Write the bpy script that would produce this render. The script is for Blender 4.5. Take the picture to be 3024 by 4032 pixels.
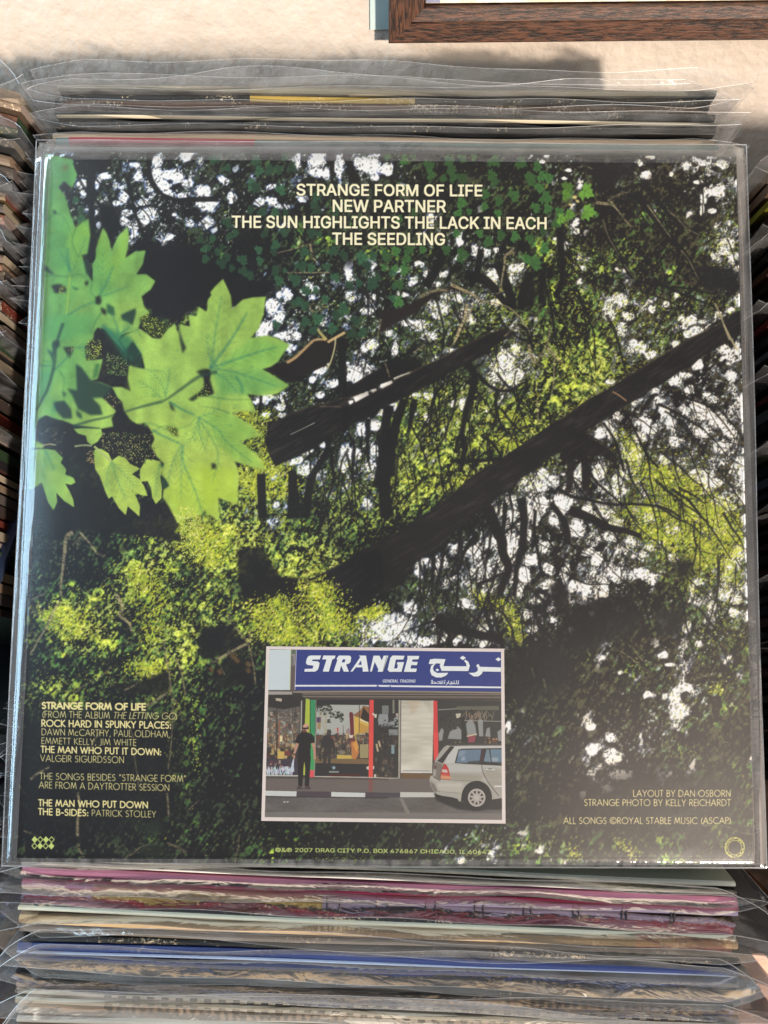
import bpy, math, os, random
import numpy as np
from mathutils import Matrix, Vector

scene = bpy.context.scene
for o in list(bpy.data.objects): bpy.data.objects.remove(o)
COL = scene.collection

# ---------------------------------------------------------------- camera
F = 2900.0                                   # focal length in reference pixels (3024 x 4032)
PITCH = math.radians(55)                     # looking down into the record bin
cam_d = bpy.data.cameras.new('camera'); cam = bpy.data.objects.new('camera', cam_d); COL.objects.link(cam)
cam_d.sensor_fit = 'VERTICAL'; cam_d.sensor_height = 36; cam_d.lens = 36*F/4032
cam_d.clip_start = .01; cam_d.clip_end = 50
cam.location = (0, 0, 1.45); cam.rotation_euler = (math.pi/2-PITCH, 0, 0)
scene.camera = cam
M = Matrix.Translation((0, 0, 1.45)) @ Matrix.Rotation(math.pi/2-PITCH, 4, 'X')   # working frame (x right, y up, z back) -> world
MN = np.array(M)
M3 = M.to_3x3()
scene.render.resolution_x = 768; scene.render.resolution_y = 1024

# ---------------------------------------------------------------- light
world = bpy.data.worlds.new('World'); scene.world = world; world.use_nodes = True
bg = world.node_tree.nodes['Background']; bg.inputs[0].default_value = (.84, .85, .90, 1); bg.inputs[1].default_value = .22
def lamp(name, kind, loc, target, energy, color, size=1.0, size_y=None, angle=None):
    d = bpy.data.lights.new(name, kind); o = bpy.data.objects.new(name, d); COL.objects.link(o)
    l = M @ Vector(loc); t = M @ Vector(target)
    o.location = l; o.rotation_euler = (t-l).to_track_quat('-Z', 'Y').to_euler()
    d.energy = energy; d.color = color
    if kind == 'AREA':
        d.shape = 'RECTANGLE'; d.size = size; d.size_y = size_y or size
    if angle: d.angle = angle
    return o
lamp('low_sun', 'SUN', (.46, -.56, .72), (0, 0, 0), 4.9, (1.0, .88, .75), angle=math.radians(2.4))
lamp('window_left', 'AREA', (-1.25, .05, .10), (-.05, .0, -.33), 27, (.50, .78, 1.0), .8, 1.5)
lamp('warm_glare_right', 'AREA', (.95, -.62, 1.25), (.05, 0, -.33), 5.5, (1.0, .80, .64), 1.0, .8)  # added lamp: warm room glare on the cover's lower right
lamp('wall_whitener_left', 'AREA', (-.62, .66, -.02), (-.19, .31, -.43), 5.5, (.62, .84, 1.0), .35, .35)  # small unseen lamp, added to whiten the wall's upper left
scene.view_settings.view_transform = 'Standard'; scene.view_settings.look = 'None'
scene.view_settings.exposure = 0.33; scene.view_settings.gamma = 1.0
cy = scene.cycles
cy.max_bounces = 24; cy.transparent_max_bounces = 48; cy.diffuse_bounces = 3; cy.glossy_bounces = 4; cy.transmission_bounces = 6
cy.use_denoising = True; cy.caustics_reflective = False; cy.caustics_refractive = False; cy.sample_clamp_indirect = 4

COVER_QUAD = [(176, 598), (2900, 618), (2972, 3404), (38, 3394)]
# ---------------------------------------------------------------- flat print: the pictures and lettering printed on the cover,
# computed here (polygons, strokes, noise) into image data; the scene loads no file.
class Canvas:
    """A picture of H x W pixels whose corners are the four reference points in quad (tl, tr, br, bl)."""
    def __init__(self, W, H, quad, base):
        self.W, self.H = W, H
        src = np.array(quad, float); dst = np.array([(0, 0), (W, 0), (W, H), (0, H)], float)
        A = []; b = []
        for (x, y), (u, v) in zip(src, dst):
            A.append([x, y, 1, 0, 0, 0, -u*x, -u*y]); b.append(u)
            A.append([0, 0, 0, x, y, 1, -v*x, -v*y]); b.append(v)
        h = np.linalg.solve(np.array(A), np.array(b))
        self.Hm = np.append(h, 1).reshape(3, 3)
        self.c = np.empty((H, W, 3), np.float32); self.c[:] = base
        p = self.px([(src[:, 0].mean(), src[:, 1].mean()), (src[:, 0].mean()+10, src[:, 1].mean())])
        self.k = float(np.hypot(*(p[1]-p[0])))/10          # pixels per reference unit
        self.Hi = np.linalg.inv(self.Hm)
    def px(self, pts):
        P = np.asarray(pts, float).reshape(-1, 2)
        q = np.c_[P, np.ones(len(P))] @ self.Hm.T
        return q[:, :2]/q[:, 2:]
    def ref_grid(self, step=1):
        ys, xs = np.mgrid[0:self.H:step, 0:self.W:step]
        q = np.stack([xs+.5*step, ys+.5*step, np.ones_like(xs)], -1) @ self.Hi.T
        return q[..., 0]/q[..., 2], q[..., 1]/q[..., 2]
    def mask(self, p, soft=0.0, ss=2):
        pad = int(soft*3)+2
        x0 = max(0, int(p[:, 0].min())-pad); x1 = min(self.W, int(p[:, 0].max())+pad+1)
        y0 = max(0, int(p[:, 1].min())-pad); y1 = min(self.H, int(p[:, 1].max())+pad+1)
        if x1 <= x0 or y1 <= y0: return None
        w = (x1-x0)*ss; h = (y1-y0)*ss
        m = np.zeros((h, w), bool)
        X = (np.arange(w)+.5)/ss+x0; Y = (np.arange(h)+.5)/ss+y0
        n = len(p)
        for i in range(n):
            ax, ay = p[i]; bx, by = p[(i+1) % n]
            if ay == by: continue
            if ay > by: ax, ay, bx, by = bx, by, ax, ay
            i0 = int(np.searchsorted(Y, ay)); i1 = int(np.searchsorted(Y, by))
            if i1 <= i0: continue
            xi = ax+(Y[i0:i1]-ay)*(bx-ax)/(by-ay)
            m[i0:i1] ^= X[None, :] < xi[:, None]
        a = m.reshape(y1-y0, ss, x1-x0, ss).mean((1, 3)).astype(np.float32)
        if soft > .3: a = blur(a, soft)
        return a, x0, y0, x1, y1
    def put(self, m, col, alpha=1.0):
        if m is None: return
        a, x0, y0, x1, y1 = m
        a = (a*alpha)[..., None]
        if callable(col): col = col(x0, y0, x1, y1)
        s = self.c[y0:y1, x0:x1]
        s += a*(np.asarray(col, np.float32)-s)
    def fill(self, pts, col, alpha=1.0, soft=0.0, ss=2):
        self.put(self.mask(self.px(pts), soft, ss), col, alpha)
    def line(self, pts, w, col, alpha=1.0, soft=0.0, w2=None, ss=2):
        P = self.px(pts)
        if len(P) > 2: P = spline(P)
        n = len(P)
        d = np.gradient(P, axis=0) if n > 2 else np.repeat(P[1:2]-P[0:1], 2, 0)
        d /= np.hypot(d[:, 0], d[:, 1])[:, None]+1e-9
        nrm = np.c_[-d[:, 1], d[:, 0]]
        ww = np.linspace(w, w if w2 is None else w2, n)[:, None]*self.k/2
        self.put(self.mask(np.r_[P+nrm*ww, (P-nrm*ww)[::-1]], soft, ss), col, alpha)
    def image(self, name):
        img = bpy.data.images.new(name, self.W, self.H, alpha=False)
        buf = np.ones((self.H, self.W, 4), np.float32)
        buf[..., :3] = np.clip(self.c, 0, 1)[::-1]
        img.pixels.foreach_set(buf.ravel()); img.update(); img.pack()
        return img

def spline(P, k=5):
    Q = np.vstack([2*P[0]-P[1], P, 2*P[-1]-P[-2]]); out = []
    for i in range(1, len(Q)-2):
        for t in np.arange(k)/k:
            a, b, c, d = Q[i-1:i+3]
            out.append(.5*((2*b)+(c-a)*t+(2*a-5*b+4*c-d)*t*t+(3*b-a-3*c+d)*t**3))
    return np.array(out+[Q[-2]])

def blur(a, r):
    r = max(1, int(round(r)))
    for ax in (0, 1):
        for _ in range(2):
            pad = [(r, r) if i == ax else (0, 0) for i in range(a.ndim)]
            b = np.pad(a, pad, mode='edge'); c = np.cumsum(b, ax, dtype=np.float64)
            n = a.shape[ax]; k = 2*r+1
            z = np.zeros_like(np.take(c, [0], ax)); c = np.concatenate([z, c], ax)
            a = ((np.take(c, range(k, k+n), ax)-np.take(c, range(0, n), ax))/k).astype(np.float32)
    return a

def noise(H, W, wl, rng, ax=1.0, ay=1.0):
    """smooth value noise, wavelength wl pixels (stretched by ax, ay), about 0..1"""
    gx, gy = int(W/(wl*ax))+4, int(H/(wl*ay))+4
    g = rng.random((gy, gx)).astype(np.float32)
    x = np.arange(W)/(wl*ax); y = np.arange(H)/(wl*ay)
    xi = x.astype(int); yi = y.astype(int); fx = (x-xi).astype(np.float32); fy = (y-yi).astype(np.float32)
    fx = fx*fx*(3-2*fx); fy = (fy*fy*(3-2*fy))[:, None]
    r = g[:, xi]*(1-fx)+g[:, xi+1]*fx
    return r[yi]*(1-fy)+r[yi+1]*fy

def sstep(a, b, x):
    t = np.clip((x-a)/(b-a), 0, 1); return t*t*(3-2*t)

def from_map(rows, X, Y, x0, y0, cell):
    g = np.array([[int(ch) for ch in r.replace(' ', '')] for r in rows], np.float32)
    fx = np.clip((X-x0)/cell-.5, 0, g.shape[1]-1.001); fy = np.clip((Y-y0)/cell-.5, 0, g.shape[0]-1.001)
    xi = fx.astype(int); yi = fy.astype(int); fx = (fx-xi); fy = fy-yi
    return ((g[yi, xi]*(1-fx)+g[yi, xi+1]*fx)*(1-fy)+(g[yi+1, xi]*(1-fx)+g[yi+1, xi+1]*fx)*fy)/9

def tile(ox, oy, s):
    return lambda *p: [(ox+p[i]/s, oy+p[i+1]/s) for i in range(0, len(p), 2)]
S = 1659/760
A1, A2, A3, A4 = (tile(x, 580, S) for x in (100, 800, 1500, 2200))
B1, B2, B3, B4 = (tile(x, 1280, S) for x in (100, 800, 1500, 2200))
C1, C2, C3, C4 = (tile(x, 1980, S) for x in (30, 750, 1480, 2240))
D1 = tile(30, 2680, S); D4 = tile(1900, 2680, 1659/1124); DB = tile(900, 3180, 1659/1200)
P1 = tile(1030, 2540, 3.318); P2 = tile(1500, 2540, 3.318); P3 = tile(1030, 2880, 3.318); P4 = tile(1500, 2880, 3.318)

# ---- lettering -------------------------------------------------
def arc(cx, cy, rx, ry, a0, a1, n=14):
    return [(cx+rx*math.cos(math.radians(a0+(a1-a0)*i/n)), cy+ry*math.sin(math.radians(a0+(a1-a0)*i/n))) for i in range(n+1)]
# geometric sans capitals as centre lines: letter -> (width, strokes), cap height 1
GEO = {
 'A': (.82, [[(.02, 0), (.41, 1), (.80, 0)], [(.15, .33), (.67, .33)]]),
 'B': (.56, [[(.06, 0), (.06, 1)], [(.06, 1), (.25, 1)]+arc(.25, .765, .22, .235, 90, -90)+[(.06, .53)], [(.06, .53), (.25, .53)]+arc(.25, .265, .27, .265, 90, -90)+[(.06, 0)]]),
 'C': (.86, [arc(.52, .5, .48, .5, 50, 310, 24)]),
 'D': (.78, [[(.06, 0), (.06, 1), (.26, 1)]+arc(.26, .5, .48, .5, 90, -90, 20)+[(.06, 0)]]),
 'E': (.48, [[(.46, 1), (.06, 1), (.06, 0), (.46, 0)], [(.06, .52), (.44, .52)]]),
 'F': (.46, [[(.45, 1), (.06, 1), (.06, 0)], [(.06, .52), (.42, .52)]]),
 'G': (.98, [arc(.52, .5, .48, .5, 48, 358, 26)+[(.56, .48)]]),
 'H': (.70, [[(.06, 0), (.06, 1)], [(.64, 0), (.64, 1)], [(.06, .53), (.64, .53)]]),
 'I': (.14, [[(.07, 0), (.07, 1)]]),
 'J': (.30, [[(.22, 1), (.22, .12), (.18, -.05), (.02, -.12)]]),
 'K': (.62, [[(.06, 0), (.06, 1)], [(.55, 1), (.08, .52), (.60, 0)]]),
 'L': (.42, [[(.06, 1), (.06, 0), (.42, 0)]]),
 'M': (.94, [[(.03, 0), (.20, 1), (.47, .12), (.74, 1), (.91, 0)]]),
 'N': (.76, [[(.06, 0), (.06, 1), (.70, .02), (.70, 1)]]),
 'O': (1.04, [arc(.52, .5, .48, .5, 0, 360, 30)]),
 'P': (.54, [[(.06, 0), (.06, 1), (.24, 1)]+arc(.24, .73, .27, .27, 90, -90)+[(.06, .46)]]),
 'R': (.58, [[(.06, 0), (.06, 1), (.24, 1)]+arc(.24, .73, .26, .27, 90, -90)+[(.06, .46)], [(.24, .46), (.56, 0)]]),
 'S': (.54, [arc(.28, .755, .20, .225, 40, 270, 14)[:]+arc(.26, .27, .23, .26, 90, -140, 14)]),
 'T': (.52, [[(.01, 1), (.51, 1)], [(.26, 1), (.26, 0)]]),
 'U': (.66, [[(.06, 1), (.06, .30)]+arc(.33, .28, .27, .29, 180, 360, 14)+[(.60, 1)]]),
 'V': (.74, [[(.03, 1), (.37, .02), (.71, 1)]]),
 'W': (1.08, [[(.02, 1), (.29, .02), (.54, .92), (.79, .02), (1.06, 1)]]),
 'Y': (.66, [[(.02, 1), (.33, .48), (.64, 1)], [(.33, .48), (.33, 0)]]),
 'c': (.56, [arc(.31, .31, .28, .31, 48, 312, 18)]),
 '(': (.26, [arc(.62, .42, .52, .66, 130, 230, 10)]), ')': (.26, [arc(-.36, .42, .52, .66, 50, -50, 10)]),
 ',': (.18, [[(.11, .06), (.04, -.16)]]), ':': (.18, [[(.09, .02), (.09, .10)], [(.09, .48), (.09, .56)]]),
 '-': (.34, [[(.03, .38), (.31, .38)]]), ' ': (.28, []),
 '{': (.34, [[(.06, .78), (.14, 1.0)], [(.22, .78), (.30, 1.0)]]), '}': (.34, [[(.04, .78), (.12, 1.0)], [(.20, .78), (.28, 1.0)]]),
 '@': (1.04, [arc(.52, .5, .50, .52, 0, 360, 30), arc(.53, .5, .24, .26, 50, 310, 16)]),
}
def geo_text(cv, txt, L, R, cap, wt, col, shear=0.0):
    """stroke lettering; L, R = reference points at the two ends of the baseline"""
    gap = .13; x = 0; segs = []; italic = False
    for ch in txt:
        if ch == '_': italic = not italic; continue
        w, st = GEO[ch]
        for s in st: segs.append([(x+px+(.2*py if italic else 0), py) for px, py in s])
        x += w+gap
    x -= gap
    L = np.array(L, float); R = np.array(R, float); ex = (R-L)/x; ey = np.array([0, -cap])
    SS = 3
    for s in segs:
        P = cv.px([L+ex*a+ey*b for a, b in s])
        r = wt*cap*cv.k/2
        x0, y0 = np.floor(P.min(0)-r-2).astype(int); x1, y1 = np.ceil(P.max(0)+r+2).astype(int)
        x0 = max(x0, 0); y0 = max(y0, 0); x1 = min(x1, cv.W); y1 = min(y1, cv.H)
        if x1 <= x0 or y1 <= y0: continue
        X, Y = np.meshgrid((np.arange((x1-x0)*SS)+.5)/SS+x0, (np.arange((y1-y0)*SS)+.5)/SS+y0)
        D = np.full(X.shape, 1e9, np.float32)
        for (ax, ay), (bx, by) in zip(P[:-1], P[1:]):
            dx, dy = bx-ax, by-ay; t = np.clip(((X-ax)*dx+(Y-ay)*dy)/(dx*dx+dy*dy+1e-9), 0, 1)
            D = np.minimum(D, (X-ax-t*dx)**2+(Y-ay-t*dy)**2)
        a = (D < r*r).reshape(y1-y0, SS, x1-x0, SS).mean((1, 3)).astype(np.float32)
        cv.put((a, x0, y0, x1, y1), col)

_font = []
def font():
    if not _font:
        try:
            p = os.path.join(bpy.utils.resource_path('LOCAL'), 'datafiles', 'fonts', 'Inter.woff2')
            _font.append(bpy.data.fonts.load(p))      # the sans that ships with Blender itself
        except Exception:
            _font.append(None)
    return _font[0]
def font_text(cv, txt, L, R, cap, col, bold=.02, shear=0.0, spacing=1.0, grow=0.0, xh=None):
    cu = bpy.data.curves.new('lettering', 'FONT'); cu.body = txt; cu.resolution_u = 4
    if font(): cu.font = font()
    cu.space_character = spacing; cu.shear = shear; cu.fill_mode = 'NONE'
    ob = bpy.data.objects.new('lettering', cu); bpy.context.scene.collection.objects.link(ob)
    bpy.context.view_layer.update()
    me = ob.to_mesh()
    V = np.array([v.co[:2] for v in me.vertices]); T = np.array([e.vertices[:] for e in me.edges])
    ob.to_mesh_clear(); bpy.data.objects.remove(ob); bpy.data.curves.remove(cu)
    capu = .728 if xh is None else xh
    y = V[:, 1]; x = V[:, 0]-V[:, 0].min(); W = x.max()
    L = np.array(L, float); R = np.array(R, float)
    h0 = y.min() if grow else 0
    P = cv.px(L+np.outer(x/W, R-L)+np.outer(y/y.max() if txt.isupper() and not grow else y/capu, [0, -cap]))
    SS = 3
    x0, y0 = np.floor(P.min(0)-3).astype(int); x1, y1 = np.ceil(P.max(0)+3).astype(int)
    wn = np.zeros(((y1-y0)*SS, (x1-x0)*SS), np.int16)      # winding number of the outlines
    Q = (P-[x0, y0])*SS; xs_ = np.arange(wn.shape[1])+.5
    # follow each outline so that all its edges run one way
    nxt = {}
    for u_, v_ in T: nxt.setdefault(int(u_), []).append(int(v_)); nxt.setdefault(int(v_), []).append(int(u_))
    seen = set()
    for st in sorted(nxt):
        if st in seen: continue
        loop = [st]; seen.add(st); cur = st
        while True:
            nb = [q for q in sorted(nxt[cur]) if q not in seen]
            if not nb: break
            cur = nb[0]; seen.add(cur); loop.append(cur)
        if len(loop) < 3: continue
        for ia, ib in zip(loop, loop[1:]+loop[:1]):
            ax, ay = Q[ia]; bx, by = Q[ib]
            if ay == by: continue
            sg = 1
            if ay > by: ax, ay, bx, by = bx, by, ax, ay; sg = -1
            j0 = max(0, int(math.ceil(ay-.5))); j1 = min(wn.shape[0], int(math.ceil(by-.5)))
            if j1 <= j0: continue
            xi = ax+(np.arange(j0, j1)+.5-ay)*(bx-ax)/(by-ay)
            wn[j0:j1] += (sg*(xs_[None, :] < xi[:, None])).astype(np.int16)
    m = wn != 0
    rd = bold*cap*cv.k*SS*1.4                             # embolden by growing the shape
    if rd >= 1:
        g = m.copy(); n_ = int(rd)
        for dy in range(-n_, n_+1):
            for dx in range(-n_, n_+1):
                if dx*dx+dy*dy <= rd*rd+.3: g |= np.roll(m, (dy, dx), (0, 1))
        m = g
    a = m.reshape(y1-y0, SS, x1-x0, SS).mean((1, 3)).astype(np.float32)
    cx0, cy0 = max(0, x0), max(0, y0); cx1, cy1 = min(cv.W, x1), min(cv.H, y1)
    a = a[cy0-y0:cy1-y0, cx0-x0:cx1-x0]
    cv.put((a, cx0, cy0, cx1, cy1), col)

# ---- the forest picture ------------------------------------------
SKY = [
 '010364 220676 310001 224245 5', '034555 433122 000100 112125 5', '022562 522100 031201 301013 3', '001221 000111 013321 211114 6', '000000 002343 243441 112113 5', '000012 016324 264421 023323 2',
 '000000 015323 342261 115362 4', '000000 000445 231471 014345 7', '000000 035413 143211 013555 6', '000000 010015 222111 255566 8', '000000 001355 110103 456576 8', '000000 011332 000347 555366 8',
 '000000 012000 000267 674323 5', '000000 000000 005876 555414 7', '000000 000000 155755 555225 6', '000000 000001 344544 332115 6', '000000 000026 864444 011133 4', '000000 000000 000000 011321 2',
 '000000 000000 000000 111142 1', '000000 000000 000021 131411 1', '000000 000000 000021 242111 1', '000000 000000 000020 141110 1', '000000 000000 000010 210010 0', '000000 000000 001202 110000 0']
GRN = [
 '000111 111111 111110 111113 2', '011111 111111 111111 112212 3', '021111 211221 111112 222213 5', '000011 101322 321124 444324 5', '000001 001111 222243 322222 2', '000034 001222 234443 443433 3',
 '023300 011123 343454 553412 2', '014200 001112 233444 664311 1', '002100 013211 266545 651011 1', '000300 134002 466677 212222 2', '034400 146133 555576 225343 3', '013300 266344 666631 125863 4',
 '001114 643343 320111 238986 4', '212446 853443 200111 113777 6', '111554 644774 242211 112465 5', '156335 432320 133421 111133 4', '365336 446565 222331 112134 4', '224454 212000 000011 113322 4',
 '454233 200000 000011 111223 2', '211013 100000 000011 111123 1', '011113 100000 000011 111121 2', '001112 100000 000011 110011 3', '001212 110000 000010 012132 3', '001121 122111 011224 221212 2']

# the larger openings of sky: tile -> (x, y, half-width, half-height[, turn])
OPEN = (
 (A1, "1130,110,50,60;1130,230,60,70;1240,230,80,50;1180,330,60,60;1300,260,60,50;1230,390,50,30;1370,410,70,25;1520,370,60,50;1400,310,60,40;1380,80,60,40;960,250,50,40;940,150,50,35;840,430,50,50;800,330,60,40;990,470,70,40;1040,580,90,70;1010,640,40,40;930,720,50,60;870,560,50,30;780,480,50,30;480,300,50,50;490,400,30,40;680,250,60,30;630,660,35,30;620,320,30,60;840,640,40,40;1530,480,60,40;1620,480,40,60;1000,640,50,50;1290,590,25,30;1240,770,40,30"),
 (A2, "800,120,35,75;980,110,75,55;970,220,65,45;1060,220,30,50;1165,170,42,130;1450,170,135,75,20;1480,265,50,30;1340,130,50,40;1560,190,80,40,20;170,280,50,30,35;250,440,40,60;60,500,80,70;30,380,30,60;480,470,50,40;590,460,60,40;700,510,80,30;860,440,50,40;580,340,50,30;30,640,60,60;1250,1040,35,100;1270,1150,40,30;1330,900,30,20;910,1190,30,30;965,1220,30,30;720,1260,50,60;650,1270,30,40;590,1370,60,80;650,1450,50,60;510,1580,50,60;680,1620,60,30;950,1290,50,30;1410,1410,60,30;1440,1300,50,50;1240,1460,40,25;1250,1280,30,40;300,190,50,30;220,80,25,40;150,90,30,40;90,720,40,30;1235,830,20,30;990,1000,25,30"),
 (A3, "50,170,60,40;60,230,60,20;430,600,50,40;440,650,20,30;850,530,25,50;680,800,40,60;800,890,40,60;910,910,30,40;980,880,25,30;1160,1040,70,50;970,1090,60,40;920,1150,70,30;400,1090,40,50;330,1010,40,30;260,1150,60,50;530,1090,40,30;480,1180,50,25;200,1270,50,20;510,1380,80,60;470,1440,50,40;220,1510,60,30;330,1530,60,50;670,1310,40,50;1000,1330,70,30;1060,1270,30,30;390,1640,40,30;60,1600,40,30;770,1490,40,50;1390,130,25,20;1570,270,30,20;1640,660,25,50;1500,790,30,20;1580,840,40,30;1120,1130,25,50;1610,200,30,20"),
 (A4, "140,640,30,40;40,850,30,40;150,730,30,30;415,110,30,40;750,240,50,40;700,150,25,40;790,90,40,15;1090,160,40,40;1250,140,40,25;1400,150,60,50;1180,110,40,25;1330,390,90,60;1250,450,40,50;1390,350,40,40;1320,550,40,30;1230,530,20,50;1440,830,70,60;1500,940,50,60;1420,900,50,40;1530,1050,25,20;520,1300,50,60;580,1330,30,30;1010,1270,25,30;920,1340,25,30;800,1400,30,40;840,1470,25,30;590,1450,50,40;1120,1500,70,40;1160,1590,80,60;1050,1470,30,30;1230,1500,40,20;1480,1400,40,30;1150,1460,30,20;540,1560,40,60;1540,1300,30,60;240,740,30,30;500,1050,20,20;200,1040,20,20;960,235,20,20;1200,300,40,20"),
 (B2, "560,620,60,40;500,650,60,40;660,700,40,30;540,770,40,20;690,780,50,25;760,210,60,40;1000,390,70,40;1000,600,40,30;1100,500,70,40;1300,450,90,60;1290,380,60,30;1240,340,20,25;1370,610,60,30,-30;1430,170,70,50;1380,200,40,40;1360,900,40,60;1480,860,50,50;1530,750,60,30;1600,520,50,25,-30;1240,1080,60,80;1210,1190,50,80;1320,1110,40,50;1460,1080,40,90;1440,1200,40,60;1440,1310,40,40;880,1250,70,50;960,1290,50,50;790,1170,80,30,-20;900,1090,50,25,-20;1030,1030,40,30;1650,700,20,40;640,1540,30,30;540,20,60,50;690,90,50,40;800,90,30,40;690,620,30,40;940,470,30,30;1120,740,50,20"),
 (B3, "400,610,50,40;390,800,40,40;290,760,25,20;400,100,50,30;450,100,30,30;120,210,30,60;60,80,40,20;60,520,50,20,-25;700,680,30,50;620,680,30,30;910,740,15,12;1080,300,80,100;1030,380,80,70;1100,460,120,60;1180,420,50,50;990,400,40,80;1150,200,40,40;600,220,50,25;20,750,30,30;1390,1290,50,50;1360,1380,70,60;1480,1340,50,60;1370,1540,60,100;1530,1530,70,80;1230,1500,60,60;1120,1500,60,60;1020,1600,60,50;1280,1600,40,60;1610,1500,40,60;1230,1340,30,30;900,1620,40,20;80,680,60,20;300,600,40,20"),
 (B4, "1180,60,60,40;1110,90,40,30;1080,20,40,20;700,200,60,60;780,260,60,40;640,160,40,50;1000,170,40,40;440,480,40,30;1430,220,60,50;1450,290,60,50;1190,340,60,50;1080,430,50,30;1000,490,60,50;830,570,45,35;640,670,30,25;1530,200,30,70;500,780,40,40;430,860,50,50;350,940,50,60;450,920,50,60;780,890,80,60;720,830,80,40;900,740,60,60;1080,730,40,50;1180,700,60,50;1250,760,100,60,40;1350,820,100,60,40;1450,900,90,50,45;1400,1040,80,60;1230,920,70,50;1540,1180,60,60;1580,1270,40,80;1250,1310,90,60;1330,1360,70,50;1180,1280,60,40;900,1160,50,50;680,1120,80,60,50;560,1240,40,60;340,1260,60,80;520,1400,60,80;480,1330,40,60;150,1300,50,60;190,1230,30,50;340,1550,80,60;400,1600,60,60;50,1540,60,60;1400,1500,80,40;1590,1520,40,40;1250,1420,60,40;380,1400,50,60;600,1150,60,50;960,830,50,50;1110,560,40,40;1480,440,50,60;1300,620,60,30,30;860,650,40,30;700,960,60,50;1000,1000,60,50"),
 (C3, "430,520,100,60;560,510,60,60;690,400,60,60;840,430,70,80;900,560,90,70;850,600,60,60;980,350,70,50;1060,100,50,30;1160,370,60,110;1190,480,40,50;1180,80,50,60;1380,100,50,100;1300,270,40,60;1330,500,70,60;1270,620,60,80;1430,380,60,50;1480,560,50,50;1530,130,60,60;1620,620,40,90;1480,700,60,40;1230,750,40,60;1290,950,45,40;1390,830,60,30,-25;1340,1080,60,40;1370,1170,20,20;300,900,60,60;150,1050,170,90;80,1150,100,60;290,1160,100,50;420,1190,80,40;560,1160,70,40;880,920,60,50;760,860,60,40;930,1080,70,50;950,1200,80,40;700,1180,60,50;500,1190,60,30;1000,960,30,30;1520,1000,40,30;380,600,50,60;520,600,30,30;0,1120,80,80;1130,560,40,50;1590,60,50,60;740,460,50,40;900,780,50,40"),
 (C4, "100,740,90,70;20,690,60,40;280,780,60,30;300,710,40,60;600,610,80,50;710,650,40,50;400,620,60,60;460,400,60,40;350,280,60,60;280,60,80,80;60,230,60,80;150,60,60,50;400,180,60,60;430,220,40,20;230,480,60,60;170,430,50,40;600,440,80,50;680,380,50,40;890,470,50,40;690,130,60,40;890,220,60,40;1400,520,80,80;1450,420,60,80;1520,400,30,80;1380,640,70,50;1350,780,80,60;1420,830,60,40;1100,680,50,40;1420,940,50,40;1230,900,60,40;1020,1080,50,50;1120,1210,40,30;720,1200,60,40;660,1170,20,30;800,1300,50,30;340,1050,20,20;30,1100,30,40;190,950,30,30;430,1450,30,25;860,1390,60,20;960,1600,70,30;530,340,50,40;1500,150,30,50;1300,10,60,30;1400,40,60,30"),
 (D4, "250,150,30,15;1100,100,50,40;1140,180,60,50;1180,40,40,30;960,80,40,20;740,330,30,25;630,260,25,20;640,400,40,40;750,440,50,40;800,540,60,30;920,370,20,50;730,620,30,20;580,660,20,25;270,660,25,15;320,990,25,15;240,560,40,15"))

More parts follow.
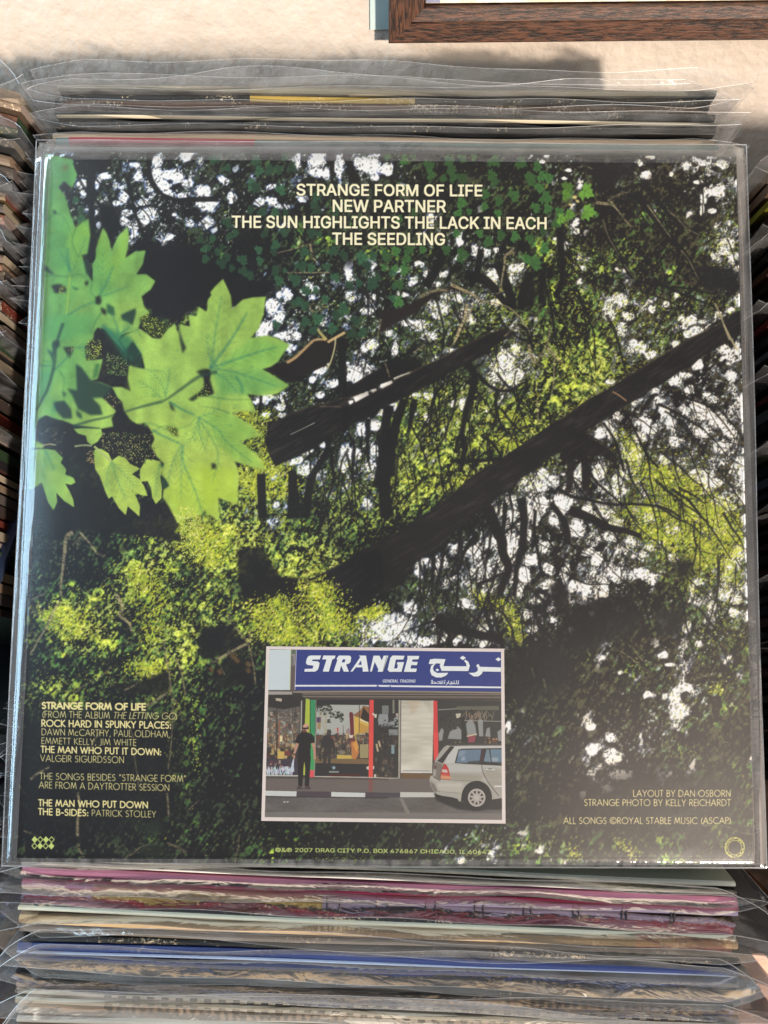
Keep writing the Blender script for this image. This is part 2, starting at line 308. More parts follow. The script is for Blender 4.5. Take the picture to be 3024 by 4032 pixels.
def paint_forest():
    T = 2048
    cv = Canvas(T, T, COVER_QUAD, (.030, .030, .034))
    rng = np.random.default_rng(7)
    X, Y = cv.ref_grid()
    sky = from_map(SKY, X, Y, 100, 580, 116.67); grn = from_map(GRN, X, Y, 100, 580, 116.67)
    # a coarse wander so the maps' cells do not show
    wob = (noise(T, T, 90, rng)-.5)
    n1 = noise(T, T, 44, rng); n2 = noise(T, T, 20, rng); n3 = noise(T, T, 9, rng); n4 = noise(T, T, 4.6, rng)
    # leaves hang along diagonals: shear the fine noises
    yy, xx = np.mgrid[0:T, 0:T]
    sh = ((xx+yy*.6).astype(int)) % T; dn = noise(T, T, 7, rng, 1.0, 2.4)[yy, sh]; dm = noise(T, T, 16, rng, 1.0, 2.2)[yy, sh]
    del xx, yy, sh
    base = .5*n1+.5*n2
    dark = np.stack([.028+.035*base*grn+.012*(X > 2200), .030+.045*base*grn, .034+.012*(X < 1200)], -1)
    cv.c[:] = dark
    # dim background leafage everywhere
    t = sstep(.50, .70, .4*dn+.35*n3+.25*n4+.26*(grn+sky)-.05+.25*(n1-.5))[..., None]
    warm = sstep(1300, 2600, X)[..., None]
    cv.c += t*.85*(np.array([.21, .27, .17])*(1-warm)+np.array([.30, .27, .17])*warm-cv.c)
    # green leafage
    f = .15*n1+.13*n2+.32*dn+.20*n3+.20*n4
    g2 = np.clip(grn+.30*wob, 0, 1)
    t = sstep(.0, .09, f-(.655-.34*g2))
    yel = sstep(.38, 1.0, g2+1.1*(n2-.5)+.5*(n1-.5))
    hue = (1-yel)[..., None]*np.array([.22, .38, .16])+yel[..., None]*np.array([.70, .76, .24])
    lum = (.30+1.05*(.5*n3+.5*n4)*(.6+.8*n1))[..., None]
    cv.c += (t*sstep(.03, .25, g2))[..., None]*(hue*lum-cv.c)
    t = sstep(.0, .06, .3*dn+.3*n4+.4*n3-(.66-.14*g2))*sstep(.25, .6, g2)
    cv.c += (t*.8)[..., None]*(np.array([.88, .88, .46])-cv.c)
    # sky through the gaps: blue-grey rim, pale core
    pf = np.zeros((T, T), np.float32)
    for tl, txt in OPEN:
        for it in txt.split(';'):
            q = [float(v_) for v_ in it.split(',')]; ox, oy = cv.px(tl(q[0], q[1]))[0]; kk = cv.k/S*(1659/1124*0+1)
            if tl is D4: kk = cv.k/(1659/1124)
            a_, b_ = q[2]*kk*1.12, q[3]*kk*1.12; th = math.radians(q[4]) if len(q) > 4 else 0; R_ = int(max(a_, b_)*1.7)+2
            x0, x1, y0, y1 = max(0, int(ox)-R_), min(T, int(ox)+R_), max(0, int(oy)-R_), min(T, int(oy)+R_)
            if x1 <= x0 or y1 <= y0: continue
            gy, gx = np.mgrid[y0:y1, x0:x1]; u = (gx-ox)*math.cos(th)+(gy-oy)*math.sin(th); v = -(gx-ox)*math.sin(th)+(gy-oy)*math.cos(th)
            s_ = pf[y0:y1, x0:x1]; np.maximum(s_, np.clip(1.05-.62*((u/a_)**2+(v/b_)**2), 0, 1), out=s_)
    s2 = np.clip(.62*sky+.20*wob*(sky > .05), 0, 1)
    f = .34*n1+.22*dm+.16*n2+.12*dn+.09*n3+.07*n4
    fr = .26*n2+.26*dm+.22*dn+.16*n3+.10*n4
    e = np.maximum(f-(.735-.44*s2), np.where(pf > .02, (pf*1.22-.58+3.0*(fr-.5)+.45*(sky-.3))*.20-.012, -1))
    wr = sstep(900, 2300, X)[..., None]  # warm light of the right side put into the printed sky colours
    for lo, hi, c, cw in ((-.06, -.015, (.20, .26, .36), (.24, .26, .30)), (-.02, .02, (.56, .64, .80), (.70, .68, .68)), (.005, .04, (.96, .95, .94), (1.0, .95, .88))):
        t = (sstep(lo, hi, e)*sstep(.04, .12, s2))[..., None]
        cv.c += t*(np.array(c)*(1-wr)+np.array(cw)*wr-cv.c)
    # small bright gaps
    e = .35*n4+.35*n3+.3*dn-(.755-.24*s2)
    for lo, hi, c in ((-.05, .0, (.26, .32, .36)), (.0, .05, (.88, .89, .87))):
        t = (sstep(lo, hi, e)*sstep(.06, .25, s2))[..., None]
        cv.c += t*.95*(np.array(c)-cv.c)
    # dark leaf dabs over the sky
    r = rng.random
    kern = []
    for k in range(24):
        a = math.pi*k/24; rad = 7
        gy, gx = np.mgrid[-rad:rad+1, -rad:rad+1]
        u = gx*math.cos(a)+gy*math.sin(a); v = -gx*math.sin(a)+gy*math.cos(a)
        for (l, w) in ((5.5, 2.2), (3.4, 1.7), (2.2, 1.3)):
            kern.append(np.clip(1.6-1.6*((u/l)**2+(v/w)**2), 0, 1).astype(np.float32)[..., None])
    def dabs(n, weight, colf, alpha=.9, ang=None, spread=12):
        m = 0
        while m < n:
            q = rng.integers(8, T-8, (4000, 2)); w = weight[q[:, 1], q[:, 0]]
            for (x, y) in q[r(4000) < w]:
                kk = (int(rng.integers(24)) if ang is None else int(ang+rng.integers(-spread, spread+1)) % 24)*3+int(rng.integers(3))
                s = cv.c[y-7:y+8, x-7:x+8]
                s += kern[kk]*alpha*(colf()-s); m += 1
                if m >= n: return
    lumc = cv.c.mean(-1)
    dabs(15000, np.where(lumc > .5, .55, .03)*sstep(.1, .4, sky)*(1-.93*sstep(.35, .8, pf)), lambda: np.array([.05, .055, .06])+.07*r(), .85, 16, 5)
    dabs(15000, sstep(.10, .55, g2)*.7, lambda: np.array([.40, .46, .20])*(.45+.8*r()), .7, 17, 4)
    dabs(9000, sstep(.18, .8, g2)*.8, lambda: np.array([.58, .66, .20])*(.5+.85*r())+np.array([.12*r(), 0, 0]), .85, 18, 5)
    dabs(5000, sstep(.10, .5, g2)*.8, lambda: np.array([.04, .06, .04]), .7, 18, 5)
    dabs(1800, sstep(.05, .3, s2)*sstep(.6, .25, s2), lambda: np.array([.86, .87, .86])*(.7+.3*r()), .9, 17, 6)
    dabs(5200, (sstep(.0, .16, grn)*sstep(.5, .1, grn)+.03)*sstep(.6, .2, sky), lambda: np.array([.48, .48, .28])*(.4+.8*r()), .65, 16, 5)
    K = (.035, .034, .036); KB = (.060, .055, .052)
    # the sunlit conifer sprigs (yellow-green, overhanging)
    def sprig(pts, w0, w1, n, seed):
        rg = np.random.default_rng(seed); P = cv.px(pts)
        L = np.r_[0, np.cumsum(np.hypot(*np.diff(P, axis=0).T))]
        for i in range(n):
            t = rg.random()*L[-1]; x = np.interp(t, L, P[:, 0]); y = np.interp(t, L, P[:, 1])
            s = (w0+(w1-w0)*t/L[-1])*cv.k*rg.normal(0, .42)
            x = int(x+s+rg.normal(0, 3)); y = int(y+rg.normal(0, 9))
            if not (8 < x < T-8 and 8 < y < T-8): continue
            q = rg.random(); c = np.array([.82, .80, .20])*(1-q)+np.array([.46, .56, .14])*q
            if rg.random() < .12: c = np.array([.90, .86, .52])
            s_ = cv.c[y-7:y+8, x-7:x+8]; s_ += kern[int(rg.integers(14, 22))*3+int(rg.integers(3))]*.9*(c*(.72+.5*rg.random())-s_)
    sprig(B4(770, 1200, 900, 1300, 1050, 1400, 1150, 1530, 1230, 1650), 100, 210, 1500, 1)
    sprig(C4(700, 20, 900, 100, 1050, 180, 1130, 350, 1150, 560), 250, 60, 1500, 2)
    sprig(C4(1180, 40, 1330, 200, 1430, 330, 1380, 430), 120, 100, 900, 3)
    sprig(C4(640, 200, 780, 290, 900, 330, 900, 400), 110, 60, 420, 4)
    sprig(C4(1300, 420, 1400, 620, 1480, 700), 70, 60, 240, 41)
    sprig(B4(540, 920, 620, 1040, 660, 1200), 50, 40, 260, 5)
    sprig(B2(240, 720, 420, 800, 500, 960, 560, 1180, 640, 1300, 700, 1480), 120, 110, 1300, 6)
    sprig(B2(330, 1260, 400, 1340, 480, 1460), 70, 40, 360, 7)
    sprig(C2(-60, 150, 100, 260, 180, 420, 200, 520), 220, 90, 1500, 8)
    sprig(C3(1000, 810, 1120, 900, 1190, 1050, 1240, 1200), 70, 30, 620, 12)
    sprig(C3(830, 740, 930, 870), 35, 25, 120, 13)
    sprig(C2(1450, 960, 1560, 960, 1650, 900), 70, 60, 380, 14)
    sprig(C1(380, 900, 500, 1000, 620, 1150), 150, 120, 700, 15); sprig(C1(1100, 560, 1250, 800, 1300, 1200), 110, 100, 900, 16)
    sprig(C1(1160, 1400, 1240, 1460), 90, 90, 260, 17); sprig(D4(800, 930, 900, 1030), 40, 30, 90, 18); sprig(D4(500, 960, 560, 1040), 30, 30, 50, 19)
    sprig(C4(1250, 1590, 1320, 1610), 30, 30, 60, 20); sprig(B3(1020, 750, 1200, 830), 70, 60, 220, 21); sprig(B3(1060, 1000, 1150, 1060), 60, 50, 220, 22)
    sprig(B3(150, 700, 380, 650, 560, 560), 20, 30, 120, 23); sprig(B3(620, 1360, 720, 1330), 40, 40, 120, 24)
    # random fine branches over sky and leafage
    def wig(p0, ang, L, w, seed, col=K, alpha=.95, curl=.35, n=9, w2=None):
        rg = np.random.default_rng(seed); a = ang; x, y = p0; P = [(x, y)]
        for i in range(n):
            a += rg.normal(0, curl/3); x += math.cos(a)*L/n; y += math.sin(a)*L/n; P.append((x, y))
        cv.line(P, w, col, alpha, 0, w2 if w2 is not None else w*.35); return P
    k = 0
    zones = [(2000, 1900, 2900, 2500, 62, 1.2), (1600, 2050, 2150, 2500, 46, 1.7), (1150, 1650, 2000, 2000, 40, 1.65), (1500, 1450, 2150, 1800, 36, 1.5), (2200, 1500, 2880, 1900, 46, .95),
             (260, 640, 760, 950, 22, 1.2), (1200, 1000, 2300, 1350, 44, 1.3), (800, 620, 1200, 900, 16, 1.1), (2200, 620, 2880, 1250, 26, .8), (1650, 2050, 2150, 2560, 30, 1.1)]
    for (x0, y0, x1, y1, n, an) in zones:
        for _ in range(n):
            k += 1; x = x0+(x1-x0)*r(); y = y0+(y1-y0)*r()
            P = wig((x, y), an+rng.normal(0, .35), 120+230*r(), 4+11*r()**2, k, alpha=.8)
            for j in (2, 4, 6):
                wig(P[j], an+rng.choice([-.7, .7])+rng.normal(0, .2), 50+90*r(), 3+3*r(), 1000+k*7+j, n=5, alpha=.55)
    # ---- big dark limbs
    def limb(pts, col=K, soft=1.0, alpha=1): cv.fill(pts, col, alpha, soft)
    limb(A1(535, 30, 600, 30, 590, 500, 600, 900, 575, 960, 530, 900, 545, 560, 520, 300), (.045, .048, .062))
    limb(A1(1040, 30, 1110, 30, 1075, 180, 1110, 300, 1180, 390, 1290, 440, 1659, 420, 1659, 470, 1280, 470, 1110, 380, 1040, 260))
    limb(A1(870, 290, 900, 290, 930, 430, 950, 560, 1010, 700, 1040, 780, 1020, 790, 960, 650, 915, 500))
    limb(A1(930, 520, 1060, 490, 1120, 500, 1120, 512, 1040, 510, 940, 540))
    limb(A2(1060, 30, 1130, 50, 1130, 160, 1120, 310, 1100, 310, 1095, 170, 1060, 130)); limb(A2(1200, 40, 1300, 50, 1270, 100, 1300, 190, 1340, 300, 1250, 310, 1240, 180, 1200, 100))
    limb(A1(620, 480, 740, 500, 800, 560, 820, 700, 780, 760, 740, 870, 700, 740, 640, 640), (.035, .034, .04), 4)
    limb(A1(1040, 850, 1300, 830, 1460, 880, 1660, 1000, 1680, 1250, 1560, 1280, 1500, 1360, 1300, 1500, 1120, 1450, 1020, 1340, 1010, 1280, 1110, 1150, 960, 1080, 1040, 900), (.040, .040, .050), 6)
    limb(A2(-60, 1080, 200, 1060, 420, 1160, 560, 1130, 640, 1220, 530, 1290, 340, 1310, 240, 1390, 180, 1120, 60, 1260, 0, 1400), (.040, .042, .048), 6)
    limb(A2(250, 690, 480, 740, 560, 900, 480, 1100, 300, 900), (.05, .05, .055), 8, .8)
    # the upper trunk, slanting up to the right
    t1 = (B2(560, 830, 650, 815, 760, 750, 960, 690, 1100, 660, 1250, 640, 1500, 560)+B3(0, 545, 130, 470, 300, 385, 420, 335, 540, 275, 650, 210, 760, 150, 900, 90, 1060, 30)
          + A3(1180, 1600, 1230, 1590, 1260, 1640)+B3(1180, 60, 1060, 130, 980, 180, 900, 250, 740, 345, 540, 440, 350, 550, 200, 630, 0, 720)
          + B2(1500, 770, 1300, 845, 1180, 930, 1100, 960, 960, 1060, 780, 1140, 620, 1215, 570, 1120, 530, 1000))
    limb(t1, (.052, .047, .046))
    cv.line(B2(750, 942, 860, 890, 960, 840), 4, (.66, .66, .62), .75); cv.line(B2(1000, 700, 1200, 704), 5, (.35, .3, .25), .6)
    limb(B2(1240, 540, 1245, 640, 1400, 575, 1659, 455, 1659, 310, 1500, 385, 1400, 440), (.050, .044, .042)); limb(B3(0, 330, 100, 290, 290, 300, 330, 370, 130, 440, 0, 500), (.052, .046, .044))
    for q, w in ((B2(1255, 672, 1290, 655), 16), (B2(1300, 642, 1360, 615, 1420, 588), 24), (B2(1450, 572, 1490, 555), 14), (B2(1530, 530, 1570, 512, 1625, 488), 18), (B3(0, 535, 40, 515, 80, 500), 14), (B3(110, 465, 180, 435, 250, 410), 7)):
        cv.line(q, w, (.95, .93, .90), .92, 1, w*.6)
    # bark limb with lit rim above it, and the pole
    limb(B2(690, 330, 790, 270, 900, 180, 1000, 130, 1130, 110, 1190, 90, 1240, 130, 1225, 260, 1230, 500, 1260, 900, 1180, 930, 1190, 600, 1170, 300, 1140, 160, 1060, 350, 900, 420, 840, 460, 740, 500, 520, 380, 640, 340), (.070, .052, .045))
    limb(B2(1165, 120, 1225, 120, 1225, 400, 1250, 700, 1245, 900, 1200, 930, 1200, 600, 1165, 350), K)
    limb(A3(-10, 1400, 130, 1400, 330, 1310, 450, 1250, 600, 1190, 760, 1260, 600, 1230, 460, 1290, 300, 1420, 120, 1520, -10, 1600), (.085, .062, .05), 1.5)
    cv.line(B2(720, 325, 800, 275, 900, 180, 960, 130, 1060, 125), 13, (.72, .60, .40), .9, 1, 8); cv.line(B2(1060, 130, 1000, 60, 980, 20), 14, (.70, .66, .38), .9, 1, 6)
    cv.line(B2(1070, 150, 1140, 110, 1220, 65), 11, (.78, .68, .48), .9); cv.line(B2(1140, 110, 1130, 200, 1100, 310, 1065, 380), 6, (.74, .70, .52), .9)
    # the lower, broad trunk
    t2 = (C2(1000, 650, 1060, 640, 1300, 520, 1440, 420, 1500, 390)+C3(0, 340, 90, 280, 180, 250, 330, 150, 450, 70)+B3(400, 1620, 480, 1550, 640, 1430, 740, 1330, 870, 1240, 1050, 1135, 1310, 960, 1490, 830, 1640, 750)
          + B4(0, 820, 180, 690, 250, 640, 380, 575, 600, 440, 780, 330, 940, 230, 1130, 110, 1300, 30, 1420, -20)+A4(1500, 1430, 1560, 1400)
          + B4(1580, 0, 1590, 70, 1500, 120, 1400, 180, 1230, 270, 1140, 360, 1040, 400, 900, 500, 790, 560, 640, 660, 500, 740, 370, 830, 290, 880, 210, 930, 330, 1010, 430, 1060, 520, 1160, 470, 1190, 380, 1130, 250, 1120, 250, 1430, 200, 1440, 190, 1180, 130, 1150, 110, 1440, 60, 1450, 70, 1180, 0, 1150)
          + B3(1600, 1080, 1480, 1110, 1340, 1240, 1200, 1320, 1150, 1400, 1000, 1480, 900, 1600)+C3(840, 100, 780, 170, 640, 280, 580, 330, 520, 390, 430, 440, 350, 510, 270, 620, 250, 690, 120, 740, 0, 790)
          + C2(1500, 880, 1400, 980, 1300, 1040, 1240, 1060, 1230, 930, 1250, 860, 1150, 800, 1130, 700, 1040, 690))
    limb(t2, (.058, .054, .052)); limb(C2(1060, 650, 1300, 520, 1450, 430, 1640, 380, 1665, 740, 1500, 880, 1300, 1040, 1240, 1050, 1250, 860, 1150, 800, 1120, 700), (.026, .028, .034), 3, .9)
    bk = noise(T, T, 5, rng, 7, 1); bk2 = noise(T, T, 30, rng, 2, 1)
    yy, xx = np.mgrid[0:T, 0:T]; bk = bk[np.clip(yy+(xx*.62).astype(int), 0, None) % T, xx]
    for tp, al in ((t1, .9), (t2, .8)):
        m_ = cv.mask(cv.px(tp), 1)
        cv.put(m_, lambda x0, y0, x1, y1: cv.c[y0:y1, x0:x1]*(.75+.5*bk2[y0:y1, x0:x1, None])+np.array([.115, .095, .080])*sstep(.50, .85, bk[y0:y1, x0:x1])[..., None]*bk2[y0:y1, x0:x1, None], al)
    for tp in (B2(560, 826, 760, 748, 1100, 658, 1500, 558)+B3(130, 468, 540, 272, 900, 88, 1060, 30), B4(0, 820, 250, 640, 600, 438, 940, 228, 1300, 28)):
        cv.line(tp, 6, (.34, .28, .20), .45, 1.5)
    for q, w in ((B4(1120, 120, 980, 240, 800, 430, 740, 540), 10), (B4(460, 560, 400, 680, 300, 800, 250, 900), 14), (B4(1480, 60, 1300, 180, 1100, 330), 8), (B4(240, 650, 190, 780, 160, 900), 10), (B4(1300, 60, 1120, 200, 980, 330), 9)):
        cv.line(q, w, (.125, .105, .085), .7, 1.5, w*.5)
    cv.line(B4(460, 575, 520, 610, 580, 655), 7, (.6, .45, .32), .8); cv.line(B4(1420, 0, 1470, 100, 1540, 220), 9, (.66, .62, .48), .85)
    cv.line(A4(1340, 1340, 1390, 1450, 1470, 1659), 8, (.6, .56, .42), .8)
    # branches under the upper trunk and right of the lower one
    for q, w, w2 in ((B3(740, 330, 800, 420, 790, 560, 740, 700, 710, 850, 690, 940, 660, 990, 640, 1100), 34, 10), (B3(690, 940, 720, 1040, 700, 1160, 690, 1260), 26, 14), (B3(830, 420, 900, 500, 1000, 560, 1120, 560, 1250, 480), 18, 6),
                     (B3(1000, 560, 985, 700, 1020, 830, 1060, 900, 1130, 960), 12, 6), (B3(1030, 720, 1130, 850, 1250, 960), 10, 6), (B3(1000, 890, 1160, 900), 8, 5), (B3(870, 960, 960, 1020, 1040, 1140), 14, 10), (B3(600, 1170, 850, 1165, 1040, 1150), 14, 16),
                     (B3(60, 700, 40, 900, 60, 1100, 30, 1400, 60, 1650), 34, 50), (B3(200, 640, 130, 850, 90, 1050, 80, 1300), 34, 40), (B3(540, 500, 450, 640, 430, 800, 410, 960), 12, 6), (B3(290, 640, 260, 800, 240, 900), 26, 14), (B3(620, 480, 640, 640, 600, 830), 12, 8),
                     (B2(1090, 960, 1060, 1100, 1000, 1200, 920, 1350, 880, 1659), 22, 30), (B2(1100, 1050, 1110, 1200, 1130, 1350), 16, 10), (B2(1240, 930, 1300, 1040, 1290, 1200, 1270, 1330), 12, 6), (B2(1520, 940, 1540, 1150, 1490, 1400), 26, 36), (B2(1420, 820, 1415, 1100, 1440, 1250), 16, 6), (B2(500, 600, 490, 760), 12, 14), (B2(690, 600, 740, 720), 12, 10), (B2(500, 1280, 510, 1659), 34, 34), (B2(770, 1250, 780, 1659), 30, 50),
                     (C3(960, 40, 1020, 200, 1080, 320, 1090, 430, 1140, 560, 1100, 680, 1060, 800), 50, 24), (C3(1250, -40, 1270, 120, 1265, 330, 1240, 430, 1210, 560, 1190, 800), 36, 16), (C3(1110, 0, 1100, 160, 1070, 290), 20, 12), (C3(1240, 130, 1100, 270), 14, 8),
                     (C3(1500, 0, 1590, 120, 1640, 240, 1640, 360), 22, 30), (C3(1370, 60, 1360, 240, 1390, 420, 1420, 600), 14, 12), (C3(860, 280, 760, 420, 720, 560, 640, 640), 16, 10), (C3(780, 180, 860, 280, 850, 360), 22, 12), (C3(870, 700, 1000, 650, 1100, 600), 14, 10), (C3(720, 230, 710, 420, 640, 640), 16, 8), (C3(590, 330, 560, 560, 510, 760), 14, 12), (C3(480, 440, 490, 600, 480, 800), 10, 12),
                     (C3(520, 980, 620, 1060, 760, 1100, 1000, 1160, 1100, 1200), 50, 24), (C3(560, 1000, 420, 1040, 220, 1110), 14, 3), (C3(460, 1060, 390, 1160), 12, 4), (C3(700, 1100, 620, 1210), 10, 4), (C3(820, 1140, 760, 1240), 12, 6),
                     (C4(0, 60, 180, 130, 330, 210, 480, 240, 620, 290), 40, 18), (B4(-20, 1400, 100, 1470, 200, 1490, 430, 1540, 660, 1540, 900, 1570, 1050, 1659), 16, 8), (B4(960, 580, 1130, 640, 1280, 700, 1400, 820, 1500, 950), 12, 5), (B4(850, 680, 980, 740, 1150, 840, 1240, 900), 12, 6), (B4(380, 840, 480, 1000, 560, 1260), 10, 12), (B4(600, 800, 760, 1120, 860, 1230), 10, 8),
                     (A4(390, 580, 420, 760, 500, 900, 570, 1030, 640, 1130), 18, 18), (A4(640, 400, 760, 520, 870, 680, 970, 800, 1110, 960, 1200, 1140), 36, 16), (A4(740, 330, 860, 480, 1000, 620, 1110, 700), 26, 14), (A4(440, 400, 600, 350, 740, 310), 18, 10), (A3(1000, 1000, 1100, 1250, 1130, 1400), 34, 40), (A3(1290, 1090, 1220, 1250, 1200, 1400), 30, 30), (A3(1400, 1000, 1380, 1200, 1370, 1350), 26, 20), (A3(1530, 700, 1560, 1100, 1500, 1300), 30, 20), (A3(560, 880, 480, 1050, 380, 1200), 34, 40), (A3(860, 880, 820, 1100, 760, 1200), 26, 26),
                     (A3(720, 1100, 900, 1150, 1000, 1260, 1110, 1390), 44, 24), (A2(670, 1050, 740, 1190, 900, 1330), 12, 8), (B3(1200, 130, 1340, 150, 1400, 200), 10, 6), (B3(1180, 0, 1260, 60, 1290, 200), 16, 10)):
        cv.line(q, w, K, .97, .8, w2)
    # dark masses
    for q, s in ((C1(170, 80, 1370, 0, 1480, 190, 1430, 250, 1540, 300, 1530, 340, 1280, 290, 900, 260, 640, 230, 500, 250, 150, 260), 3), (C3(1480, 700, 1560, 680, 1659, 760, 1659, 1000, 1560, 950), 6), (C4(890, 510, 1000, 460, 1080, 500, 1060, 620, 960, 700, 900, 600), 16),
                 (C2(470, 450, 560, 450, 640, 620, 900, 650, 1020, 680, 1010, 850, 930, 920, 960, 1130, 1000, 1210, 930, 1190, 890, 900, 750, 760, 660, 830, 720, 960, 560, 860, 520, 720, 560, 600), 4), (C2(480, 700, 540, 700, 640, 900, 560, 1000, 460, 900), 4), (C3(520, 960, 620, 920, 740, 1000, 760, 1100, 640, 1110), 6),
                 (C2(100, 1060, 380, 1060, 460, 1190, 230, 1320, 110, 1340, 60, 1200), 4), (C2(240, 1380, 460, 1300, 560, 1540, 300, 1600, 160, 1500), 6), (C1(950, 1560, 1230, 1500, 1380, 1430, 1400, 1659, 950, 1640), 6), (C4(40, 860, 560, 780, 640, 960, 560, 1100, 60, 1300, -40, 1100), 14), (C4(740, 920, 960, 930, 960, 1130, 760, 1120), 10),
                 (A3(1180, 1180, 1290, 1140, 1350, 1300, 1180, 1400), 8), (A4(1200, 1020, 1540, 1050, 1560, 1250, 1250, 1230), 10), (A4(100, 60, 1000, 60, 640, 90, 660, 200, 400, 380, 300, 300, 240, 130), 10), (C3(1110, 1220, 1659, 1200, 1659, 1659, 1110, 1659), 30)):
        cv.fill(q, (.042, .040, .042), .85, s*cv.k)
    cv.fill(C2(400, 400, 620, 380, 780, 640, 900, 640, 1000, 650, 1040, 860, 1000, 980, 1010, 1200, 900, 1190, 880, 960, 740, 830, 640, 860, 470, 900, 420, 700), (.042, .040, .042), .85, 6*cv.k)
    sprig(C2(560, 850, 640, 980, 700, 1100, 860, 1200), 130, 140, 900, 9)
    sprig(C2(760, 800, 820, 960, 900, 1120, 960, 1210), 110, 110, 800, 10)
    sprig(C2(1060, 680, 1130, 820, 1170, 960, 1260, 1120), 90, 150, 1500, 11)
    cv.fill(D1(60, 260, 900, 200, 1500, 300, 1500, 1250, 900, 1330, 60, 1300), (.040, .042, .050), .78, 40*cv.k)
    cv.fill(D4(900, 480, 1500, 560, 1500, 880, 500, 860, 480, 600), (.058, .050, .045), .7, 40*cv.k)
    # pale twigs catching light
    TW = (.66, .60, .44)
